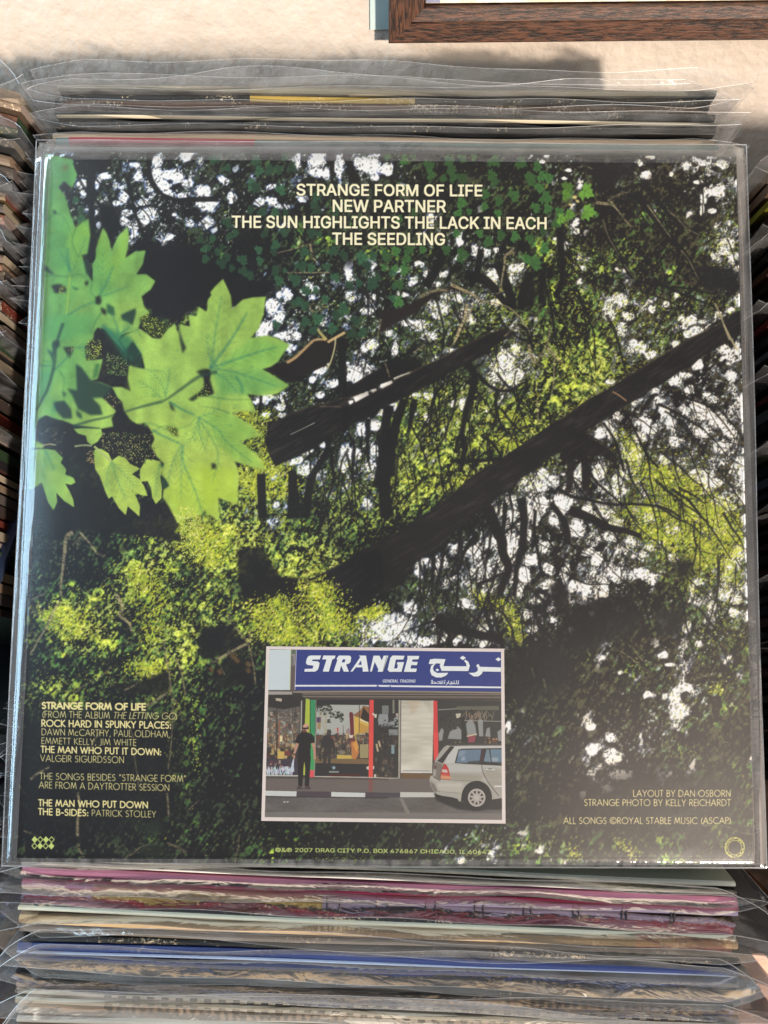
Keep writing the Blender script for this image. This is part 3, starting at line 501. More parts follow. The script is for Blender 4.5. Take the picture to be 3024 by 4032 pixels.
    for q, w, w2 in ((A3(1130, 890, 1070, 940, 1060, 1020, 1040, 1130, 1020, 1250, 960, 1260), 12, 4), (A3(1150, 890, 1090, 930), 22, 14), (A3(600, 1190, 760, 1250, 860, 1320, 1000, 1350, 1110, 1390, 1200, 1480, 1260, 1560, 1280, 1620), 9, 6), (A3(600, 1180, 700, 1230, 820, 1290, 880, 1340), 14, 8), (A3(330, 1290, 450, 1240, 580, 1230), 16, 12),
                     (A3(740, 1350, 720, 1470, 670, 1580, 640, 1659), 14, 12), (A3(790, 1350, 730, 1540, 690, 1600), 7, 5), (B3(690, 0, 660, 90, 620, 170, 580, 205), 12, 5), (B3(460, 120, 480, 180, 520, 205), 6, 3), (B3(1270, 170, 1290, 260, 1320, 330), 12, 20), (B3(1450, 20, 1430, 160, 1380, 250, 1340, 320), 8, 6), (B3(1430, 200, 1500, 280, 1560, 330), 14, 7), (B3(1490, 250, 1480, 500, 1455, 640), 7, 5), (B3(1340, 640, 1345, 760, 1355, 850), 7, 5), (B3(1060, 100, 1130, 40, 1200, 10), 7, 4), (B3(1340, 330, 1400, 380, 1460, 400), 6, 4),
                     (B3(280, 240, 380, 170), 9, 5), (B3(30, 310, 60, 400, 75, 450), 7, 5), (A4(420, 460, 500, 540, 560, 620, 620, 690), 8, 5), (A4(420, 460, 520, 410, 600, 390), 10, 6), (A4(320, 480, 420, 490, 470, 470), 16, 8), (A4(760, 500, 860, 640, 960, 780), 8, 5), (A4(930, 540, 1020, 620, 1100, 700, 1210, 760), 6, 4), (A4(380, 620, 420, 760, 520, 940), 5, 4), (A4(170, 180, 230, 170, 290, 190), 7, 5), (A4(560, 1010, 650, 1130), 5, 3), (A4(1050, 890, 1120, 980, 1200, 1140), 6, 4),
                     (A2(920, 830, 940, 930, 980, 1000), 12, 6), (A2(640, 910, 760, 880, 900, 840), 5, 6), (A2(720, 1080, 900, 1080, 1090, 1080), 6, 5), (A2(910, 1360, 960, 1420, 1040, 1370), 8, 6), (A2(1530, 1480, 1510, 1580, 1500, 1659), 8, 6), (A2(1415, 540, 1430, 600), 5, 5), (A2(965, 270, 985, 330), 5, 4),
                     (C1(560, 250, 505, 290, 485, 430, 470, 560, 455, 700, 455, 800), 20, 9), (C1(620, 250, 700, 340, 760, 420, 830, 460), 9, 7), (C1(560, 360, 600, 310, 640, 280), 7, 5), (C1(600, 400, 600, 340, 640, 290), 5, 4), (C1(440, 840, 380, 960, 340, 1050, 270, 1160, 180, 1310), 10, 6), (C1(170, 850, 240, 810, 320, 780), 6, 8), (C1(930, 780, 990, 900, 960, 960, 1040, 1030, 1070, 1100), 14, 10), (C1(1340, 1180, 1360, 1320, 1390, 1470, 1410, 1640), 7, 6), (C1(1000, 1610, 1080, 1570, 1140, 1520), 9, 5), (C1(560, 1640, 650, 1570, 770, 1510, 900, 1400), 7, 4), (C1(1450, 1330, 1500, 1480, 1530, 1650), 6, 6),
                     (C2(380, 1060, 440, 1130, 500, 1220, 530, 1340, 550, 1450, 560, 1560), 7, 8), (C2(220, 1350, 330, 1290, 480, 1210), 13, 13), (C2(150, 1370, 230, 1370, 300, 1480), 6, 4), (C2(515, 1090, 505, 1200), 6, 5), (C2(690, 200, 700, 260), 7, 5), (C2(330, 950, 350, 1030), 8, 6),
                     (D1(1400, 50, 1420, 150, 1420, 330, 1400, 600, 1380, 760), 6, 7), (D1(1430, 150, 1480, 250, 1510, 370), 6, 5), (D1(1040, 380, 1090, 520, 1090, 640, 1110, 780, 1130, 930), 5, 5), (D1(820, 400, 740, 520, 700, 620), 6, 5), (D1(1370, 960, 1380, 1060, 1385, 1170), 9, 9), (D1(600, 960, 620, 1080, 600, 1200, 600, 1340), 10, 14), (D1(190, 850, 250, 800, 360, 740), 12, 9), (D1(1190, 220, 1260, 180, 1380, 95), 14, 12), (D1(1000, 1530, 1080, 1480, 1160, 1420, 1290, 1400), 8, 5), (D1(1370, 1390, 1460, 1430, 1540, 1480), 7, 14), (D1(1540, 1120, 1640, 1030), 7, 5), (D1(130, 1290, 260, 1340), 5, 3), (D1(90, 900, 140, 970), 6, 4), (D1(600, 1400, 620, 1460, 660, 1520), 12, 6), (D1(1590, 580, 1640, 720), 5, 5),
                     (DB(60, 140, 50, 220, 35, 300), 5, 7), (DB(95, 80, 125, 125), 5, 4), (D4(1280, 840, 1400, 845, 1500, 880, 1580, 895), 6, 5), (D4(1380, 870, 1410, 915), 7, 6), (D4(1480, 680, 1580, 760), 5, 4), (C4(540, 1230, 620, 1340, 700, 1390), 6, 4), (C4(440, 1270, 600, 1380), 5, 4), (C4(560, 1360, 700, 1460), 5, 4), (C4(1000, 780, 1030, 900), 6, 4), (C4(910, 640, 960, 690), 6, 4), (C3(1340, 1420, 1360, 1500), 6, 6), (C3(1440, 1510, 1465, 1620), 7, 5), (C3(470, 860, 520, 970), 7, 5)):
        cc = np.array(TW)*(.75+.35*r())
        if q[0][1] > 2600: cc = cc*.8
        cv.line(q, w*.85, cc, .85, .5, w2*.8)
        P = np.array(q)      # crumbly: dark nicks along the twig
        for _ in range(len(q)*3):
            j = rng.integers(len(q)-1); t = r(); p = P[j]*(1-t)+P[j+1]*t
            cv.line([p+(-5, -2), p+(5, 3)], 3.2, K, .55)
    for q in (C2(170, 1410, 195, 1450), C2(240, 1430, 265, 1470), C2(350, 1300, 420, 1370), C2(480, 1370, 520, 1400), C2(490, 1420, 510, 1460)):
        cv.line(q, 16, (.38, .27, .14), .75, 1)
    cv.c += .42*blur(np.clip(cv.c-.55, 0, 1), 5)*np.array([.95, 1.0, 1.12], np.float32)+.18*blur(np.clip(cv.c-.55, 0, 1), 14)   # bright gaps bleed a little
    cv.c = np.clip(cv.c, 0, 1); cv.c = cv.c*.30+blur(cv.c, 1)*.70                    # the print is a little soft
    # ---- ivy-like leaves hanging from the top
    def ivy(cx, cy, R, rot, col):
        base = [(90, 1.0), (70, .66), (52, .78), (38, .52), (18, .92), (-4, .60), (-24, .72), (-48, .42), (-72, .30), (-90, .12)]
        pts = []
        for a, q in base+[(180-a, q) for a, q in base[::-1][1:]]:
            q *= .92+.16*r(); a = math.radians(a+rot); pts.append((cx+R*q*math.cos(a), cy-R*q*math.sin(a)))
        cv.fill(pts, np.array(col)*(.62+.5*r())+(.01, .01, .01), .93, .8)
        for a in (90, 25, 155): 
            a = math.radians(a+rot); cv.line([(cx, cy), (cx+R*.7*math.cos(a), cy-R*.7*math.sin(a))], 2.5, np.array(col)*.55, .6)
    DG = (.145, .310, .195); MG = (.200, .390, .165); LG = (.38, .60, .18)
    IV = [(A2, DG, [(110, 100, 60), (200, 170, 50), (440, 110, 65), (470, 200, 60), (560, 190, 60), (640, 200, 60), (750, 170, 65), (690, 80, 55), (410, 320, 65), (440, 350, 60), (660, 380, 65), (400, 540, 50), (500, 550, 55), (610, 560, 55), (700, 560, 45), (960, 430, 60), (970, 540, 55), (1130, 560, 45), (940, 500, 45),
                    (200, 660, 60), (75, 780, 45), (220, 760, 45), (270, 740, 45), (520, 740, 50), (685, 740, 55), (920, 740, 60), (990, 760, 45), (40, 860, 45), (155, 860, 40), (120, 900, 40), (470, 890, 50), (610, 840, 60), (600, 910, 45), (15, 960, 50), (150, 1010, 65), (200, 950, 50), (330, 980, 65), (340, 1080, 60), (390, 1110, 60), (480, 980, 50), (240, 1040, 45), (610, 1060, 60), (695, 1060, 30), (640, 1150, 60), (780, 1150, 75), (840, 1010, 70), (860, 900, 60), (920, 1040, 55), (1130, 1130, 60), (1060, 1020, 50), (1110, 890, 60), (1200, 940, 60), (1350, 960, 75), (1400, 1030, 60), (1490, 1120, 50), (1450, 940, 55), (1560, 930, 60), (1250, 1190, 55), (1330, 1170, 50), (1440, 1180, 75), (1620, 1070, 50), (880, 1240, 55), (960, 1230, 45), (800, 1320, 60), (860, 1360, 60), (1040, 1310, 50), (1190, 1390, 75), (1130, 1450, 60), (970, 1480, 70), (870, 1500, 60), (1100, 1560, 65), (940, 1570, 55), (1300, 1500, 60), (1360, 1590, 60), (1270, 1600, 55), (620, 1530, 50), (1640, 1200, 40), (1620, 1310, 45)]),
          (A3, MG, [(50, 80, 45), (190, 110, 60), (270, 90, 45), (400, 170, 70), (420, 240, 60), (570, 120, 65), (590, 190, 65), (690, 100, 60), (790, 90, 45), (610, 260, 60), (690, 280, 65), (530, 270, 45), (960, 110, 75), (940, 240, 60), (960, 300, 65), (1190, 130, 75), (1270, 280, 75), (1330, 170, 60), (1370, 250, 60), (1430, 270, 60), (890, 410, 60), (1000, 470, 60), (1130, 430, 70), (680, 480, 65), (660, 560, 50), (880, 510, 50), (1000, 580, 50), (1350, 360, 60), (1400, 430, 75), (1320, 530, 60), (1420, 530, 60), (1520, 560, 55), (1610, 590, 50), (1590, 370, 65), (1270, 650, 50), (1500, 650, 60), (1380, 720, 60), (640, 740, 50), (840, 750, 50), (1020, 760, 60), (910, 810, 65), (1140, 770, 60), (1270, 800, 55), (1390, 870, 65), (1240, 960, 55), (1310, 1010, 85), (550, 890, 60), (680, 930, 80), (350, 880, 50), (230, 880, 60), (120, 900, 60), (40, 950, 60), (210, 960, 60), (190, 1060, 60), (120, 1050, 45), (20, 1040, 40), (150, 1190, 65), (140, 1330, 65), (750, 560, 40), (280, 560, 45), (150, 620, 45)]),
          (A4, LG, [(60, 360, 75), (50, 420, 60), (220, 380, 90), (240, 560, 85), (80, 580, 60), (10, 620, 60), (210, 590, 45)]),
          (A1, DG, [(420, 450, 45), (470, 530, 35), (470, 610, 50), (1600, 110, 50), (1500, 790, 45), (1600, 790, 40), (1530, 870, 45), (1535, 960, 45), (1640, 910, 35)])]
    for tl, col, lst in IV:
        for (x, y, R) in lst:
            p = tl(x, y)[0]; ivy(p[0], p[1], R/S*1.12, -90+rng.normal(0, 28), col)
    for (x, y) in ((130, 440), (160, 470), (100, 500), (140, 430)): 
        p = A4(x, y)[0]; cv.line([(p[0]-6, p[1]-4), (p[0]+7, p[1]+3)], 9, (.9, .82, .5), .9, 1)
    # ---- the large bright leaves on the left
    f1 = noise(T, T, 60, rng); f1b = noise(T, T, 34, rng)*.6+noise(T, T, 13, rng)*.4; f2 = noise(T, T, 22, rng, 1, 3); f3 = noise(T, T, 3, rng)
    def leafcol(dx=0.0, mul=1.0):
        def f(x0, y0, x1, y1):
            xs = X[y0:y1, x0:x1]; ys = Y[y0:y1, x0:x1]
            t = np.clip((xs-200)/420+(ys-1500)/1500+.6*(f1[y0:y1, x0:x1]-.5)+dx, 0, 1)[..., None]
            c = (1-t)*np.array([.39, .65, .31])+t*np.array([.60, .76, .32])
            c = c+np.clip((ys-1550)/700, 0, .35)[..., None]*np.array([.25, .12, -.02])
            return c*mul*.93*(.80+.20*f2[y0:y1, x0:x1]+.22*f1b[y0:y1, x0:x1]+.07*(f3[y0:y1, x0:x1]-.5))[..., None]
        return f
    so = 3.2*cv.k
    GAP = (.050, .048, .052)
    cv.fill(B1(520, 100, 700, 20, 900, 300, 900, 600, 850, 740, 900, 830, 1090, 900, 1130, 1130, 1000, 1220, 740, 1160, 600, 1180, 640, 1300, 760, 1500, 600, 1659, 60, 1659, 60, 1400, 420, 1350, 340, 1200, 60, 1060, 60, 820, 420, 830, 420, 500), (.052, .044, .044), .88, so)
    MA = (A1(150, 40, 230, 60, 400, 100, 415, 170, 445, 230, 405, 340, 365, 325, 330, 290, 285, 340, 330, 400, 360, 480, 380, 560, 430, 690, 480, 650, 540, 615, 555, 760, 530, 915, 480, 920, 520, 1010, 575, 1160, 575, 1000, 600, 960, 610, 860, 640, 760, 665, 690, 700, 740, 725, 810, 738, 890, 790, 770, 880, 680, 890, 760, 880, 860, 860, 950, 940, 895, 1035, 885, 1010, 1000, 955, 1090, 1040, 1090, 1118, 1150, 1080, 1220, 1000, 1280, 1020, 1370, 1070, 1430, 1000, 1470, 970, 1560)
          + B1(980, 40, 830, 80, 800, 130, 860, 230, 760, 130, 680, 30, 620, 20, 590, 60, 585, 110, 510, 180, 520, 300, 665, 290, 620, 460, 560, 480, 650, 490, 740, 530, 660, 620, 780, 735, 740, 800, 755, 870, 650, 890, 410, 855, 330, 820, 240, 800, 170, 770, 85, 820, 75, 980, 160, 1030, 130, 1070, 40, 1060, -60, 1060, -60, 0)+A1(-60, 1600, -60, 40))
    cv.fill(MA, leafcol(.10), 1, so)
    MB = (A2(170, 1130, 205, 1200, 240, 1280, 250, 1390, 340, 1310, 430, 1290, 540, 1285, 520, 1440, 480, 1560, 400, 1650)+B2(410, 112, 480, 100, 560, 90, 650, 120, 745, 170, 700, 230, 640, 320, 580, 360, 510, 380, 590, 425, 660, 470, 745, 520, 640, 590, 550, 605, 470, 607, 380, 590, 420, 650, 460, 755, 350, 740, 240, 760, 320, 800, 380, 840, 420, 860, 460, 910, 510, 950, 420, 970, 320, 1000, 380, 1050, 440, 1090, 500, 1160, 535, 1240, 420, 1220, 270, 1170, 300, 1230, 310, 1290, 300, 1420, 290, 1540, 200, 1510, 130, 1480, 140, 1659)
          + C2(255, 40, 250, 160, 180, 110, 120, 60, 100, 100, 0, 130)+C1(1500, 150, 1460, 175, 1420, 90, 1350, 0)+B1(1280, 1640, 1230, 1550, 1180, 1480, 1190, 1410, 1235, 1380, 1200, 1320, 1165, 1285, 1190, 1190, 1130, 1130, 1080, 1040, 1110, 980, 1090, 920, 1050, 860, 1020, 840, 960, 850, 900, 810, 850, 740, 830, 660, 790, 620, 760, 560, 740, 530, 830, 530, 905, 570, 880, 460, 890, 340, 950, 360, 1025, 375, 1000, 250, 930, 150, 860, 200, 810, 130, 860, 80, 980, 30)
          + A1(990, 1560, 1100, 1640, 1160, 1640, 1220, 1560, 1290, 1520, 1310, 1600, 1330, 1520, 1415, 1540, 1400, 1440, 1470, 1450, 1490, 1370, 1560, 1415, 1570, 1310, 1600, 1270)+A2(60, 1250, 100, 1200))
    cv.fill(MB, leafcol(.25), 1, so)
    for q, d in ((B1(50, 1060, 170, 1060, 250, 1070, 320, 1140, 300, 1180, 350, 1240, 340, 1280, 410, 1310, 430, 1350, 390, 1372, 340, 1360, 380, 1430, 410, 1500, 417, 1565, 330, 1510, 262, 1440, 270, 1520, 237, 1592, 190, 1520, 150, 1400, 135, 1350, 50, 1410, -40, 1410, -40, 1060), -.1),
                 (B1(590, 1070, 650, 1060, 715, 1100, 742, 1165, 800, 1120, 860, 1140, 900, 1190, 985, 1232, 915, 1280, 980, 1320, 1020, 1380, 1052, 1468, 990, 1460, 915, 1420, 960, 1490, 985, 1560, 980, 1645, 930, 1600, 880, 1555, 862, 1632, 800, 1570, 745, 1470, 715, 1492, 690, 1440, 640, 1300, 600, 1240, 588, 1150), .2),
                 (B1(985, 1240, 1040, 1150, 1100, 1155, 1160, 1170, 1185, 1230, 1160, 1300, 1175, 1400, 1170, 1490, 1120, 1537, 1090, 1480, 1080, 1400, 1052, 1340, 985, 1345), .3),
                 (B1(410, 890, 500, 880, 650, 890, 662, 940, 620, 1000, 570, 1032, 530, 1000, 520, 950, 450, 930), .05)):
        cv.fill(q, leafcol(d), 1, 1.6*cv.k)
    # separate lobes: lighter or cooler overlays inside the masses
    for q, c, al in ((A1(160, 60, 410, 110, 430, 230, 380, 340, 290, 320, 240, 420, 160, 700), (.14, .40, .22), .32), (A1(150, 560, 330, 640, 400, 900, 380, 1080, 160, 1000), (.24, .56, .28), .25), (A1(380, 700, 540, 620, 555, 760, 520, 920, 400, 1060, 350, 860), (.50, .68, .20), .45), (A1(610, 860, 665, 690, 730, 890, 720, 1000, 660, 1180), (.52, .72, .22), .35),
                     (A1(720, 1000, 870, 690, 880, 880, 740, 1200), (.56, .74, .20), .35), (A1(140, 1450, 330, 1430, 600, 1420, 560, 1600, 300, 1650, 140, 1640), (.26, .58, .32), .45), (B1(640, 0, 900, 100, 1000, 260, 880, 330, 760, 150), (.08, .36, .26), .75), (B1(900, 340, 1200, 480, 1230, 640, 1000, 700, 850, 640), (.60, .76, .26), .30), (B1(100, 370, 230, 380, 200, 560, 100, 700), (.20, .52, .36), .5), (B1(250, 640, 330, 700, 210, 760), (.14, .44, .34), .6),
                     (B2(420, 110, 730, 170, 640, 320, 500, 380, 100, 370, 300, 200), (.34, .66, .28), .35), (B2(80, 400, 500, 380, 740, 520, 470, 600, 300, 580, 150, 620), (.26, .56, .30), .45), (B2(0, 760, 240, 760, 510, 950, 330, 990, 530, 1240, 270, 1160, 100, 1000), (.36, .62, .24), .4), (B2(0, 1200, 290, 1230, 290, 1530, 130, 1480, 0, 1600), (.68, .80, .18), .45), (B1(1190, 1420, 1480, 1180, 1659, 1300, 1659, 1659, 1290, 1650), (.66, .78, .18), .40)):
        cv.fill(q, c, al, 9*cv.k)
    # edges where one leaf lies over another, blemishes
    for q, w, al in ((A1(430, 690, 400, 800, 440, 920, 490, 930), 8, .4), (A1(150, 1095, 250, 1100, 380, 1108, 470, 1090, 540, 1150), 10, .35), (A1(575, 1160, 560, 1240, 600, 1290), 8, .4), (A1(160, 640, 260, 560, 340, 620, 400, 760), 8, .3), (A1(650, 1420, 600, 1500, 560, 1600), 10, .35), (A1(960, 1560, 1000, 1640), 8, .4), (B1(760, 140, 900, 330, 1020, 375, 1180, 400), 9, .35),
                     (B1(1020, 840, 1100, 850, 1240, 900, 1400, 860, 1480, 780), 9, .30), (B1(1090, 920, 1180, 870, 1300, 860), 7, .3), (B2(0, 600, 100, 620, 240, 640, 400, 640), 9, .4), (B2(230, 760, 120, 720, 0, 700), 9, .35), (B1(100, 1020, 60, 900, 90, 760), 8, .3), (B1(100, 350, 160, 300, 240, 330), 7, .4), (B1(280, 380, 330, 460, 320, 600, 360, 740), 8, .35)):
        cv.line(q, w, (.10, .34, .22), al, 3*cv.k, w*.4)
    for _ in range(260):
        x_, y_ = (A1, B1, B1, B2)[int(r()*4)](1659*r(), 1659*r())[0]; ix_, iy_ = cv.px([(x_, y_)])[0].astype(int)
        if 4 < ix_ < T-4 and 4 < iy_ < T-4 and cv.c[iy_, ix_, 1] > .42 and cv.c[iy_, ix_, 0] > .2 and cv.c[iy_, ix_, 2] < .6:
            R_ = 2+9*r()**2; cv.fill([(x_+R_*math.cos(t_), y_+R_*.8*math.sin(t_)) for t_ in np.linspace(0, 5.5, 7)], (.50, .56, .20) if r() < .5 else (.20, .46, .26), .25, 2)
    # dark gaps
    for q, c in ((A1(285, 335, 330, 290, 385, 340, 370, 385, 310, 370), GAP), (A1(160, 1000, 240, 1080, 230, 1092, 150, 1050), (.10, .22, .20)), (A1(215, 1180, 290, 1170, 345, 1200, 345, 1240, 250, 1250), GAP), (A1(490, 930, 560, 990, 572, 1140, 520, 1080), (.07, .14, .12)), (A1(600, 1285, 640, 1268, 655, 1320, 640, 1352, 600, 1345), GAP), (A1(645, 1370, 695, 1400, 690, 1445, 655, 1420), GAP),
                 (A1(820, 1440, 880, 1410, 950, 1380, 950, 1430, 920, 1530, 880, 1500, 830, 1480), (.06, .15, .13)), (A1(225, 535, 260, 540, 262, 575, 235, 560), (.06, .20, .12)), (A1(700, 1340, 760, 1370, 770, 1450, 700, 1420), (.10, .28, .18)), (A1(510, 1150, 545, 1150, 530, 1190, 510, 1180), GAP), (A1(390, 1190, 460, 1215, 430, 1225), (.08, .25, .18)), (B1(230, 130, 290, 130, 290, 180, 240, 200), (.07, .14, .14)), (B1(170, 190, 240, 240, 240, 320), (.10, .26, .22)), (B1(320, 185, 415, 185, 400, 230, 375, 285), GAP),
                 (B1(1310, -20, 1345, 110, 1382, 195, 1352, 248, 1328, 130), (.05, .09, .08)), (B1(1470, 400, 1530, 375, 1590, 390, 1590, 440, 1565, 470, 1612, 585, 1560, 610, 1500, 612, 1440, 655, 1400, 640, 1500, 570, 1545, 520, 1530, 450), (.05, .075, .045)), (B1(1210, 875, 1300, 880, 1322, 960, 1270, 945), (.16, .22, .07)), (B1(875, 210, 920, 130, 1025, 362, 940, 330), (.06, .17, .13)), (B1(1602, 1185, 1640, 1190, 1640, 1235, 1602, 1235), GAP), (B1(1232, 650, 1262, 680, 1290, 745, 1250, 720), (.08, .12, .06)),
                 (B1(1155, 1180, 1192, 1190, 1165, 1235), (.10, .24, .14)), (B1(1165, 1290, 1230, 1375, 1185, 1405), (.08, .20, .12)), (B1(430, 330, 480, 360, 560, 470, 640, 490, 745, 530, 740, 590, 680, 620, 575, 625, 640, 690, 665, 770, 560, 772, 450, 720, 400, 600, 355, 540, 440, 560), (.060, .150, .125)), (B1(235, 660, 330, 645, 390, 720, 400, 800, 320, 800, 260, 730), (.075, .14, .14)), (B1(310, 560, 350, 590, 330, 620), (.10, .22, .18)), (B1(430, 720, 480, 760, 485, 810, 440, 780), (.08, .2, .15)),
                 (B1(600, 330, 640, 330, 620, 440, 570, 470), (.20, .42, .20)), (A1(985, 1470, 1060, 1425, 1160, 1500, 1255, 1515, 1200, 1590, 1160, 1642, 1090, 1620, 1000, 1540), (.12, .16, .05)), (B1(890, 200, 900, 340, 860, 350), (.05, .10, .08)), (B2(20, 380, 60, 380, 60, 470, 95, 590, 50, 600, 10, 520), GAP)):
        cv.fill(q, c, .90, 4.0*cv.k)
    # bright crumbs of far foliage inside gaps
    def crumbs(pts, n, cols, seed):
        rg = np.random.default_rng(seed); P = cv.px(pts); a, b = P.min(0), P.max(0)
        m = cv.mask(P)
        for _ in range(n):
            x, y = (a+(b-a)*rg.random(2)).astype(int)
            if not (8 < x < T-8 and 8 < y < T-8) or m[0][min(y-m[2], m[0].shape[0]-1), min(x-m[1], m[0].shape[1]-1)] < .5: continue
            s = cv.c[y-7:y+8, x-7:x+8]; s += kern[int(rg.integers(24))*3+1+int(rg.integers(2))]*.9*(np.array(cols[int(rg.integers(len(cols)))])-s)
    YG = [(.55, .62, .18), (.70, .74, .30), (.30, .38, .12)]
    crumbs(A1(985, 1470, 1060, 1425, 1160, 1500, 1255, 1515, 1200, 1590, 1160, 1642, 1090, 1620, 1000, 1540), 260, YG, 1)
    crumbs(B1(1210, 875, 1300, 880, 1322, 960, 1270, 945), 60, YG, 2); crumbs(B1(1530, 480, 1600, 560, 1560, 610, 1450, 640), 40, YG, 3); crumbs(A1(280, 1170, 350, 1190, 340, 1250, 290, 1250), 30, YG, 4)
    crumbs(B1(700, 230, 880, 300, 870, 440, 700, 420), 260, [(.30, .42, .20), (.45, .52, .30), (.2, .3, .14)], 5); crumbs(B1(520, 120, 650, 120, 650, 270, 520, 300), 160, YG, 6); crumbs(B1(700, 560, 830, 680, 760, 720, 680, 640), 70, [(.66, .58, .36), (.4, .4, .2)], 7)
    crumbs(B1(640, 920, 1090, 920, 1130, 1130, 1000, 1200, 660, 1060), 420, [(.32, .38, .16), (.50, .52, .26), (.22, .30, .14), (.6, .55, .35)], 8); crumbs(B1(520, 1080, 600, 1080, 590, 1190, 520, 1180), 40, [(.6, .5, .3)], 9); crumbs(B1(100, 860, 360, 900, 350, 1130, 280, 1110, 140, 980), 40, [(.5, .42, .25)], 10)
    crumbs(B2(240, 700, 460, 760, 560, 900, 540, 1000, 440, 960, 420, 860, 300, 780), 260, YG, 11); crumbs(B1(1330, 1560, 1450, 1560, 1500, 1659, 1330, 1659), 90, [(.85, .85, .25), (.9, .9, .5)], 12)
    crumbs(B1(330, 190, 410, 190, 380, 280), 14, [(.7, .6, .35)], 13); crumbs(C1(1400, 90, 1660, 120, 1660, 500, 1500, 460, 1480, 200), 500, [(.80, .82, .30), (.62, .70, .2), (.42, .52, .14), (.9, .88, .55)], 14)
    # veins
    VN = (.10, .38, .34)
    for q, w, al in ((A1(640, 1270, 700, 1160, 760, 1010), 12, .40), (A1(650, 1280, 760, 1240, 900, 1190), 9, .35), (A1(640, 1270, 660, 1100, 665, 860), 6, .25), (A1(380, 1060, 360, 950, 360, 860), 14, .45), (A1(390, 1060, 300, 900, 230, 800), 6, .3), (A1(400, 1070, 470, 900, 520, 760), 7, .3), (A1(360, 1440, 480, 1370, 610, 1320), 9, .5), (A1(380, 1100, 365, 1250, 350, 1430), 9, -.5),
                     (B2(60, 370, 160, 240, 270, 80)+A2(380, 1420), 14, .5), (B2(60, 370, 90, 180)+A2(120, 1500, 160, 1280), 10, .35), (B2(60, 370, 300, 290, 480, 230, 640, 190), 12, .45), (B2(60, 370, 260, 400, 440, 460, 640, 530), 10, .4), (B2(60, 380, 200, 470, 300, 590), 8, .35), (B2(280, 440, 330, 520, 340, 600), 9, .6), (B1(1659, 380, 1580, 250, 1560, 60), 8, .3), (B1(1650, 400, 1500, 440, 1380, 520, 1240, 620, 1180, 655), 16, .7), (B1(1180, 655, 1000, 700, 850, 745), 13, .75), (B1(1180, 640, 1080, 540, 950, 470), 7, .3), (B1(1200, 620, 1230, 480, 1240, 350), 8, .3), (B1(1210, 620, 1160, 480, 1060, 380), 6, .25), (B1(1240, 660, 1340, 720, 1460, 775), 11, .6),
                     (B1(1490, 790, 1500, 930, 1560, 1100), 8, .35), (B1(1490, 790, 1659, 720)+B2(120, 560), 7, .25), (B1(1490, 790, 1659, 900)+B2(200, 1000, 420, 1180), 9, .4), (B1(1490, 800, 1659, 1100)+B2(80, 1350), 8, .3), (B1(1490, 790, 1440, 960, 1350, 1050), 7, .25), (B1(1090, 900, 1200, 960, 1340, 1020), 9, .6), (B1(1350, 1030, 1360, 1180, 1470, 1450, 1530, 1640), 10, .4), (B1(1340, 1030, 1260, 1200, 1210, 1420), 8, .3), (B1(1350, 1030, 1340, 1250, 1340, 1500), 7, .3),
                     (B1(410, 865, 560, 820, 700, 790, 770, 765), 11, .8), (B1(410, 870, 520, 880, 640, 883), 8, .8), (B1(320, -20, 270, 130, 245, 240), 14, .85), (B1(245, 150, 245, 300, 235, 380), 22, .8), (B1(240, 360, 190, 530, 130, 650, 85, 730), 14, .85), (B1(250, 380, 340, 290, 400, 200), 8, .5), (B1(120, 345, 230, 345), 8, .6), (B1(430, 190, 520, 185), 6, .5), (B1(50, 1060, 140, 1055), 8, .8), (B1(150, 1060, 200, 1140, 240, 1260), 7, .5), (B1(170, 1080, 160, 1200, 130, 1320), 6, .3),
                     (B1(740, 1170, 790, 1330, 870, 1500), 8, .35), (B1(740, 1170, 700, 1290, 700, 1400), 7, .3), (B1(740, 1170, 850, 1280, 950, 1400), 6, .3), (B1(1150, 1190, 1130, 1350, 1120, 1480), 6, .3), (B1(660, 0, 760, 100, 850, 230), 14, .5), (B1(820, 70, 900, 10), 9, .5), (A1(800, 1620, 780, 1520, 730, 1420), 8, .5)):
        if al < 0: cv.line(q, w, (.62, .74, .22), -al, 2*cv.k, w*.6)
        if .2 < al < .65 and w >= 6 and len(q) >= 2:      # side veins
            Pq = np.array(q)
            for tt in np.linspace(.12, .85, 7):
                z = tt*(len(Pq)-1); j_ = min(int(z), len(Pq)-2); p_ = Pq[j_]*(1-z+j_)+Pq[j_+1]*(z-j_); d_ = Pq[j_+1]-Pq[j_]; d_ = d_/np.hypot(*d_); L_ = 62*(1-.55*tt)
                for sg in (-1, 1):
                    an_ = math.atan2(d_[1], d_[0])+sg*.72; e_ = p_+L_*np.array([math.cos(an_), math.sin(an_)]); cv.line([p_, (p_+e_)/2+d_*2, e_], 3.2, (.18, .42, .26), .30, 1.2, 1.5)
        if al >= 0: cv.line(q, w, VN if al < .65 else (.08, .20, .17), al*.9, 3.2*cv.k if al < .65 else 2.4*cv.k, w*.5)
    cv.line(B1(590, 1040, 660, 1100, 735, 1165), 9, (.66, .72, .40), .9); cv.line(B1(420, 1040, 500, 1030, 570, 1035), 8, (.5, .55, .38), .9); cv.line(B1(130, 1035, 200, 1020, 260, 1030), 6, (.6, .55, .33), .8); cv.line(B1(95, 740, 88, 860), 8, (.45, .62, .35), .9)
    cv.fill(A1(310, 150, 370, 145, 360, 200, 315, 195), (.36, .28, .14), .6, 7*cv.k)
    # faint ghost leaf bottom left and scratches
    cv.fill(D1(1000, 1180, 1180, 1230, 1300, 1180, 1350, 1300, 1290, 1330, 1370, 1480, 1460, 1540, 1180, 1530, 1120, 1480, 1210, 1380, 1130, 1300), (.10, .15, .10), .55, 8*cv.k)
